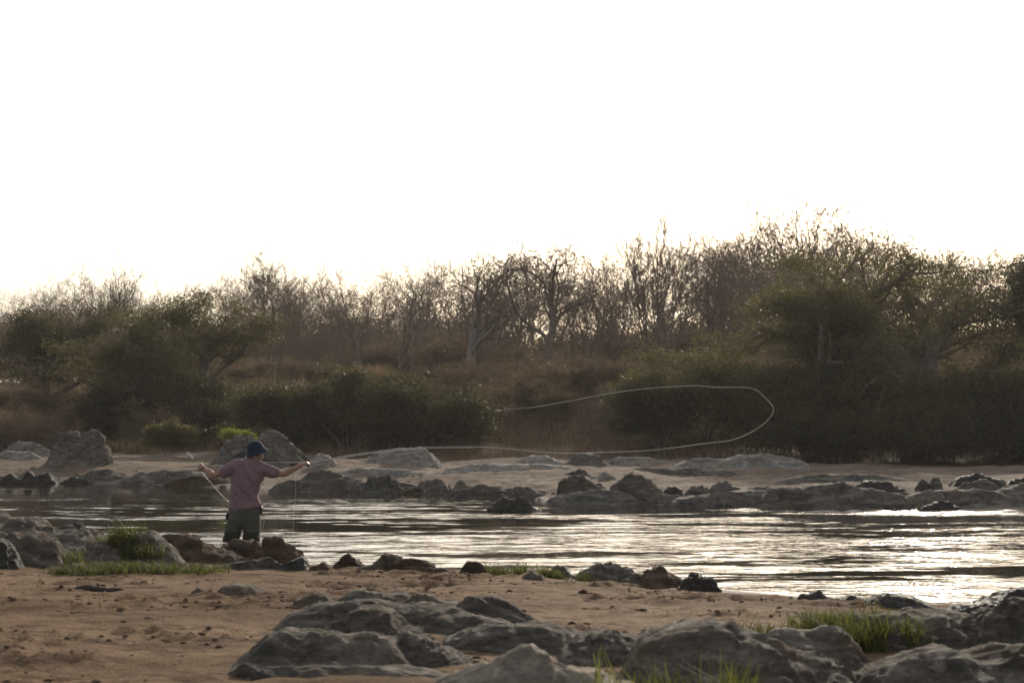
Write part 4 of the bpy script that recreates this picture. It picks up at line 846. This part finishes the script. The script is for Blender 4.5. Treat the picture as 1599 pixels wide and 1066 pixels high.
def fuse(pieces, voxel, smooth=3):
    V, Q, T, n = [], [], [], 0
    for v, q, t in pieces: V.append(v); Q.append(q + n); T.append(t + n); n += len(v)
    me = mesh_np('tmp', np.concatenate(V) - org_m, np.concatenate(Q), np.concatenate(T))
    bm = bmesh.new(); bm.from_mesh(me); bmesh.ops.recalc_face_normals(bm, faces=bm.faces); bm.to_mesh(me); bm.free()
    o = bpy.data.objects.new('tmp', me); COL.objects.link(o)
    r = o.modifiers.new('r', 'REMESH'); r.mode = 'VOXEL'; r.voxel_size = voxel
    if smooth: s_ = o.modifiers.new('s', 'SMOOTH'); s_.iterations = smooth; s_.factor = 0.5
    dg = bpy.context.evaluated_depsgraph_get(); out = bpy.data.meshes.new_from_object(o.evaluated_get(dg))
    bpy.data.objects.remove(o); bpy.data.meshes.remove(me); out.name = 'figure'
    out.polygons.foreach_set('use_smooth', np.ones(len(out.polygons), bool)); return out
def wrinkle(me, fn):
    n = len(me.vertices); co = np.empty(n * 3, np.float32); nr = np.empty(n * 3, np.float32)
    me.vertices.foreach_get('co', co); me.vertices.foreach_get('normal', nr); co = co.reshape(-1, 3); nr = nr.reshape(-1, 3)
    d = fn(co[:, 0], co[:, 1], co[:, 2]); me.vertices.foreach_set('co', (co + nr * d[:, None]).astype(np.float32).ravel()); me.update()

angler = thing('person', 'person in mauve t-shirt, olive shorts and navy hat wading thigh-deep, arms spread, casting', 'person', org_m)
bed = org_m[2]
# key points
Lsh, Lel, Lwr, Lhd = A(369, 728, .0), A(336, 741.5, .03), A(318.5, 730.5, .17), A(312.5, 726, .215)
Rsh, Rel, Rwr, Rhd = A(411, 731, .0), A(444, 739, .09), A(472.5, 725, .13), A(481, 721.8, .14)
body = []
body.append(loft([hring(395, 716, 7, .055), hring(392, 721, 17, .07), hring(390, 727, 22, .085), hring(389, 740, 22, .095), hring(386, 757, 19, .09), hring(384, 775, 18.5, .09), hring(384, 795, 21, .105), hring(384, 812, 21, .105), hring(384, 822, 15, .08)]))
body.append(limb([A(395, 722, -.01), A(396.5, 716, 0), A(398.5, 708, .01)], [.062, .056, .056]))                       # neck
body.append(limb([A(384, 728), Lsh, .5 * (Lsh + Lel), Lel, .62 * Lel + .38 * Lwr, Lwr], [.06, .060, .047, .040, .042, .027]))
body.append(limb([A(394, 731), Rsh, .5 * (Rsh + Rel), Rel, .62 * Rel + .38 * Rwr, Rwr], [.06, .060, .047, .041, .041, .027]))
for px0, px1 in ((373, 364.5), (395, 395)):                                                                          # legs down to the river bed
    k = A(px1, 846, .02); f = np.array((k[0], YA + .02, bed + .06))
    body.append(limb([A(px0, 812), A(px1, 832, .01), k, .5 * (k + f) + (0, -.02, .03), f], [.095, .082, .062, .058, .042]))
    body.append(limb([f + (0, -.06, -.02), f + (0, .06, -.02), f + (0, .17, -.035)], [.035, .042, .030]))
# head, turned to the right and away, tipped a little
fy = math.radians(62); tilt = math.radians(12)
fwd = np.array((math.sin(fy) * math.cos(.12), math.cos(fy) * math.cos(.12), -math.sin(.12) * 0 + .04)); fwd /= np.linalg.norm(fwd)
upv = unit(np.array((-math.sin(tilt) * .6, 0, 1.0)) - fwd * np.dot((-math.sin(tilt) * .6, 0, 1.0), fwd)); rgt = np.cross(fwd, upv)
HCt = A(400.5, 702, .02)
def H(r, f, u): return HCt + rgt * r + fwd * f + upv * u
ax = (rgt, fwd, upv)
body.append(ellipsoid(H(0, -.008, .02), (.075, .098, .095), ax))
body.append(ellipsoid(H(0, .030, -.055), (.055, .062, .062), ax))                                                    # jaw
body.append(limb([H(0, .085, .01), H(0, .104, -.022), H(0, .088, -.034)], [.010, .014, .010], n=10))                  # nose
body.append(ellipsoid(H(0, .082, -.062), (.024, .012, .010), ax, 10))                                                # mouth
body.append(ellipsoid(H(0, .072, -.095), (.024, .022, .018), ax, 10))                                                # chin
for s_ in (-1, 1): body.append(ellipsoid(H(s_ * .077, -.004, -.012), (.010, .019, .032), ax, 10))                    # ears
def hand(wr, ctr, along, side, nrm, curl, thumb_side):
    """palm plus five fingers curled towards nrm"""
    out = [loft([(wr, side * .024, nrm * .017), (wr + along * .03, side * .036, nrm * .017), (wr + along * .07, side * .041, nrm * .016), (wr + along * .088, side * .038, nrm * .013)], 16)]
    for i, (o_, l) in enumerate(((-.030, .9), (-.010, 1.0), (.010, .95), (.029, .75))):
        p = wr + along * .082 + side * o_ * thumb_side * -1; pts = [p]; a = 0.25
        for seg, L in enumerate((.040, .027, .022)):
            a += curl * (0.8, 1.1, 0.9)[seg]; p = p + (along * math.cos(a) + nrm * math.sin(a)) * L * l; pts.append(p)
        out.append(limb(pts, [.0095, .009, .0085, .0065], 10, 8))
    p = wr + along * .022 + side * thumb_side * .026
    out.append(limb([p, p + along * .030 + side * thumb_side * .020 + nrm * .014, p + along * .055 + side * thumb_side * .010 + nrm * .034, p + along * .068 - side * thumb_side * .008 + nrm * .046], [.013, .0115, .010, .0075], 12, 8))
    return out
aL = unit(Lhd - Lwr); sL = unit(np.cross(aL, np.array((0, 1., 0)))); nL = np.cross(sL, aL)
if nL[1] < 0: nL = -nL
body += hand(Lwr - aL * .01, Lhd, aL, sL, nL, 1.0, 1)
aR = unit(Rhd - Rwr); nR = unit(np.array((0.1, 0.3, -1.0)) - aR * np.dot((0.1, 0.3, -1.0), aR)); sR = np.cross(aR, nR)
body += hand(Rwr - aR * .01, Rhd, aR, sR, nR, 1.05, 1 if sR[1] > 0 else -1)
link('body', fuse(body, 0.0072, 2), M['skin'], angler)
# eyes
for s_ in (-1, 1):
    v, q, t = ellipsoid(H(s_ * .031, .074, .0), (.012, .010, .007), ax, 8); link('eye', mesh_np('eye', v - org_m, q, t), M['eye'], angler)
# hair below the hat
v = []
hr = fuse([ellipsoid(H(0, -.022, -.012), (.079, .090, .078), ax), ellipsoid(H(0, -.055, -.060), (.052, .036, .038), ax)], .009, 2)
wrinkle(hr, lambda x, y, z: .004 * noise(x * 60, y * 60, z * 22, 4)); link('hair', hr, M['hair'], angler)
# t-shirt
sh = fuse([loft([hring(395.5, 715.5, 9.5, .066), hring(393, 719, 17, .082), hring(391, 723, 24, .100), hring(389.5, 732, 26, .112), hring(388.5, 745, 25, .118), hring(385, 758, 22, .112), hring(383, 773, 21.5, .112), hring(384, 786, 23.5, .126), (A(385, 793.5, 0), np.array((24.3 / PXM, 0, 5.0 / PXM)), np.array((0, .132, 0)))], 36, 2.3),
           limb([A(384, 727), A(370, 728, 0), A(356, 734.5, .01), A(347, 738.5, .02)], [.085, .088, .076, .066], 20, 18),
           limb([A(395, 730), A(410, 731, 0), A(424, 736, .04), A(435.5, 737.5, .07)], [.085, .086, .070, .057], 20, 18)], .010, 5)
def shirt_folds(x, y, z):
    zz = z + bed; d1 = (x * .75 + zz * .65); d2 = (-x * .8 + zz * .6)
    low = sstep(1.0, .35, zz)
    return .019 * ridged(d1 * 9 + .4 * noise(x * 6, y * 6, zz * 6, 1), (x * .65 - zz * .75) * 2.4, y * 3, 2, 3) * .7 - .009 + .015 * low * ridged(d2 * 8, (x * .6 + zz * .8) * 2, y * 3, 2, 9) + .004 * noise(x * 22, y * 22, zz * 22, 6)
wrinkle(sh, shirt_folds); link('t_shirt', sh, M['shirt'], angler)
# shorts
def leg(px0, px1, hw0, hw1, hd):
    return loft([hring(px0, 806, hw0, .115), hring(.5 * (px0 + px1), 820, .5 * (hw0 + hw1), hd), hring(.25 * px0 + .75 * px1, 832, hw1 * .99, hd), hring(px1, 843.5, hw1, hd)], 26, 2.3)
so = fuse([loft([hring(384.5, 789, 21, .118), hring(384.3, 798, 23.5, .128), hring(384, 808, 24.5, .132), hring(383, 818, 24.5, .125), hring(382.5, 823, 20, .10)], 34, 2.3), leg(372, 363, 12.5, 12.8, .118), leg(396.5, 394.8, 12.3, 13.2, .118)], .010, 4)
wrinkle(so, lambda x, y, z: .008 * ridged(x * 5 + 1.5 * (z + bed), (z + bed) * 5, y * 4, 2, 13) + .005 * noise(x * 14, y * 14, z * 14, 2) - .004); link('shorts', so, M['shorts'], angler)
v, q, t = loft([hring(408.5, 789, 2.2, .03), hring(409.5, 792, 2.8, .035), hring(409, 800, 2.6, .035), hring(408, 802, 1.8, .03)], 14, 3); link('hip_pouch', mesh_np('hip_pouch', v - org_m, q, t), M['black'], angler)
v, q, t = loft([hring(358.5, 799, 1.6, .03), hring(357, 803, 2.4, .035), hring(356.5, 808, 2.0, .035), hring(357, 810, 1.2, .03)], 14, 3); link('side_pocket', mesh_np('side_pocket', v - org_m, q, t), M['black'], angler)
# bucket hat
ht = math.radians(17); hu = unit(np.array((-math.sin(ht), -.10, math.cos(ht)))); hx = unit(np.array((1., 0, 0)) - hu * hu[0]); hy = np.cross(hu, hx)
hc = A(400.8, 703.2, .015)
prof = [(.0, .126), (.030, .124), (.058, .115), (.080, .096), (.095, .066), (.103, .028), (.107, -.002)]
def lathe(prof, sq=1.06, n=40):
    return loft([(hc + hu * z, hx * r * sq, hy * r) for r, z in prof], n)
brim = [(.105, .010), (.118, -.006), (.132, -.022), (.142, -.036), (.145, -.040), (.140, -.042), (.128, -.030), (.114, -.014), (.099, -.002)]
crown = [(.004, .127)] + prof[1:] + [(.100, -.004), (.096, .010)]
v, q, t = lathe(crown); hat_o = link('bucket_hat', mesh_np('bucket_hat', v - org_m + .004 * np.stack([noise(v[:, 0] * 14, v[:, 1] * 14, v[:, 2] * 14, s_) for s_ in (1, 2, 3)], 1), q, t), M['navy'], angler)
v, q, t = lathe(brim); k_ = noise(v[:, 0] * 9, v[:, 1] * 9, 0, 8); v = v + hu[None] * (.014 * k_ * sstep(.10, .15, np.linalg.norm(v - hc, axis=1)))[:, None]
link('brim', mesh_np('brim', v - org_m, q), M['navy'], hat_o)
v, q, t = one_tube([H(-.07, -.03, -.05), A(385.5, 712, -.03), A(386, 714.5, -.06), A(388, 713, -.07)], [.004, .005, .005, .003], 6, 12); link('hat_cord', mesh_np('hat_cord', v - org_m, q, t), M['white'], angler)
b0 = Lwr - aL * .03; v, q, t = loft([(b0, sL * .034, nL * .032), (b0 + aL * .004, sL * .037, nL * .035), (b0 + aL * .020, sL * .036, nL * .034), (b0 + aL * .024, sL * .032, nL * .030)], 18)
link('wrist_watch', mesh_np('wrist_watch', v - org_m, q, t), M['black'], angler)

# ------------------------------------------------------------------ fly rod, line and fly
grip = Rwr + aR * .075 + nR * .030
RP = [A(453, 725.5, .11), A(466, 723.5, .13), grip, A(500, 719.2, .24), A(520, 716, .36), A(540, 711.8, .50), A(580, 706, .80), A(625, 700.8, 1.10), A(680, 697.6, 1.45), A(740, 697.0, 1.75)]
rod_o = np.array(RP[0]); rod = thing('fly_rod', 'long thin bent fly rod held out level in the angler\'s hand', 'fishing rod', rod_o)
M['cork'] = mat_plain('cork', (0.30, 0.20, 0.12), 0.85, 0.3, 60)
M['carbon'] = mat_plain('grey_carbon_blank', (0.30, 0.29, 0.26), 0.35, 0.1, 30, 0.6)
M['line'] = mat_plain('pale_fly_line', (0.80, 0.77, 0.60), 0.45, 0.03, 5, 0.5)
v, q, t = one_tube([p - rod_o for p in RP[2:]], [.0095, .0095, .009, .008, .007, .006, .005, .0042], 8, 60); link('blank', mesh_np('blank', v, q, t), M['carbon'], rod)
v, q, t = one_tube([RP[1] - rod_o, .5 * (RP[1] + grip) - rod_o, grip - rod_o, grip - rod_o + .55 * (RP[3] - grip)], [.012, .015, .013, .009], 12, 18); link('cork_handle', mesh_np('cork_handle', v, q, t), M['cork'], rod)
v, q, t = one_tube([RP[0] - rod_o, RP[1] - rod_o], [.013, .012], 12, 8); link('reel_seat', mesh_np('reel_seat', v, q, t), M['black'], rod)
rc = .45 * RP[0] + .55 * RP[1] - rod_o + np.array((0, .02, -.045)); ra = unit(np.array((.10, 1.0, .05))); rx_ = unit(np.cross(ra, (0, 0, 1.))); rz_ = np.cross(rx_, ra)
v, q, t = loft([(rc - ra * .020, rx_ * .036, rz_ * .036), (rc - ra * .019, rx_ * .044, rz_ * .044), (rc - ra * .012, rx_ * .045, rz_ * .045), (rc - ra * .011, rx_ * .034, rz_ * .034), (rc + ra * .011, rx_ * .034, rz_ * .034), (rc + ra * .012, rx_ * .045, rz_ * .045), (rc + ra * .019, rx_ * .044, rz_ * .044)], 26)
reel = link('reel', mesh_np('reel', v, q, t), M['black'], rod)
v, q, t = one_tube([rc - ra * .02 + rx_ * .03, rc - ra * .042 + rx_ * .03], [.006, .005], 8, 4); link('reel_handle', mesh_np('reel_handle', v, q, t), M['black'], reel)
def ring_guide(c, r, ax_):
    a = np.linspace(0, 2 * math.pi, 15); u_ = unit(np.cross(ax_, (0, 1., .2))); w_ = np.cross(ax_, u_)
    return one_tube([c + r * (math.cos(x) * u_ + math.sin(x) * w_) for x in a], [.0016] * 15, 5)
for i_, r in ((5, .013), (6, .008), (7, .006), (8, .005), (9, .004)):
    tn = unit(RP[min(i_ + 1, 9)] - RP[i_ - 1]); v, q, t = ring_guide(RP[i_] - rod_o - np.array((0, 0, r + .004)), r, tn); link('guide', mesh_np('guide', v, q, t), M['white'] if i_ == 5 else M['black'], rod)
tip = RP[-1]
lp = [(790, 699.8, 2.0), (840, 705, 2.3), (890, 707, 2.6), (950, 705.5, 2.9), (1010, 703, 3.2), (1060, 697.5, 3.45), (1100, 692, 3.7), (1140, 687, 3.85), (1170, 676, 3.95), (1192, 662, 4.0), (1205, 648, 4.0), (1208, 638, 4.0), (1203, 629, 3.95), (1193, 619, 3.9), (1183, 610, 3.85), (1168, 605, 3.8), (1145, 604.5, 3.7), (1115, 604, 3.5), (1085, 602, 3.35), (1040, 604.2, 3.1), (1000, 607.5, 2.9), (950, 614.5, 2.6), (900, 624, 2.4), (850, 633, 2.2), (830, 636, 2.1), (808, 637.5, 2.0)]
L1 = [tip] + [A(*p) for p in lp]
line = thing('fly_line', 'pale fly line unrolling in a long sideways loop above the river', 'fishing line', tip)
v, q, t = one_tube([p - tip for p in L1], [.0030] + [.0037] * 12 + [.0042, .0044, .0036, .0041, .0034, .0042, .0036, .0033] + [.0030] * 4 + [.0025, .0020], 6, 240); link('cast_loop', mesh_np('cast_loop', v, q, t), M['line'], line)
v, q, t = one_tube([L1[-1] - tip, A(795, 639, 1.95) - tip, A(783, 640.8, 1.9) - tip], [.0012, .0009, .0007], 5, 12); link('leader', mesh_np('leader', v, q, t), M['line'], line)
under = [p - np.array((0, 0, .014)) for p in RP[5:]]
v, q, t = one_tube([p - tip for p in under[::-1]] + [A(500, 719.8, .30) - tip, A(470, 721.2, .30) - tip, A(430, 721.5, .27) - tip, A(395, 722, .26) - tip, A(350, 726, .25) - tip, Lhd + nL * .02 - tip], [.0026] * 11, 6, 120); link('running_line', mesh_np('running_line', v, q, t), M['line'], line)
v, q, t = one_tube([Lhd + nL * .02 - tip, A(316, 735, .22) - tip, A(330, 752, .24) - tip, A(348, 772, .27) - tip, A(366, 787, .30) - tip, A(386, 796, .32) - tip, A(410, 806, .32) - tip, A(414, 815, .3) - tip, A(410, 830, .3) - tip, A(405, 846, .3) - tip], [.0018] * 10, 6, 80); link('slack_line', mesh_np('slack_line', v, q, t), M['line'], line)
v, q, t = one_tube([rc + rod_o + ra * .0 - np.array((0, 0, .034)) - tip, A(463, 745, .14) - tip, A(462.5, 775, .16) - tip, A(460, 806, .18) - tip, A(459, 848, .2) - tip], [.0011] * 5, 6, 40); link('reel_line', mesh_np('reel_line', v, q, t), M['line'], line)
fo = A(779, 641, 1.88)
v, q, t = one_tube([A(774, 641.3, 1.86) - fo, A(777, 641, 1.87) - fo, A(782, 640.8, 1.9) - fo, A(784.5, 640.8, 1.9) - fo], [.003, .011, .009, .002], 7, 12)
M['fly'] = mat_plain('pale_feather', (0.55, 0.47, 0.33), 0.8, 0.2, 40)
tag(link('fishing_fly', mesh_np('fishing_fly', v, q, t), M['fly'], loc=fo), 'tiny pale fishing fly hanging in the air at the leader end', 'fishing fly')

# ------------------------------------------------------------------ dusty air
def haze_box(x, y0, y1, z0, z1, dens):
    V = np.array([(sx, sy, sz) for sz in (z0, z1) for sy in (y0, y1) for sx in (-x, x)], float)
    Q = [(0, 2, 3, 1), (4, 5, 7, 6), (0, 1, 5, 4), (2, 6, 7, 3), (0, 4, 6, 2), (1, 3, 7, 5)]
    b = NB('dusty_air'); p = b.n('VolumePrincipled'); p.inputs['Color'].default_value = (0.95, 0.93, 0.90, 1); p.inputs['Density'].default_value = dens; p.inputs['Anisotropy'].default_value = 0.35
    b.t.links.new(p.outputs[0], b.out.inputs['Volume'])
    return tag(link('haze', mesh_np('haze', V, Q, smooth=False), b.m), 'thin dusty air over the river and wood', 'haze', kind='stuff')
haze_box(4000, -400, 4200, -2.0, 16.0, 0.0003)
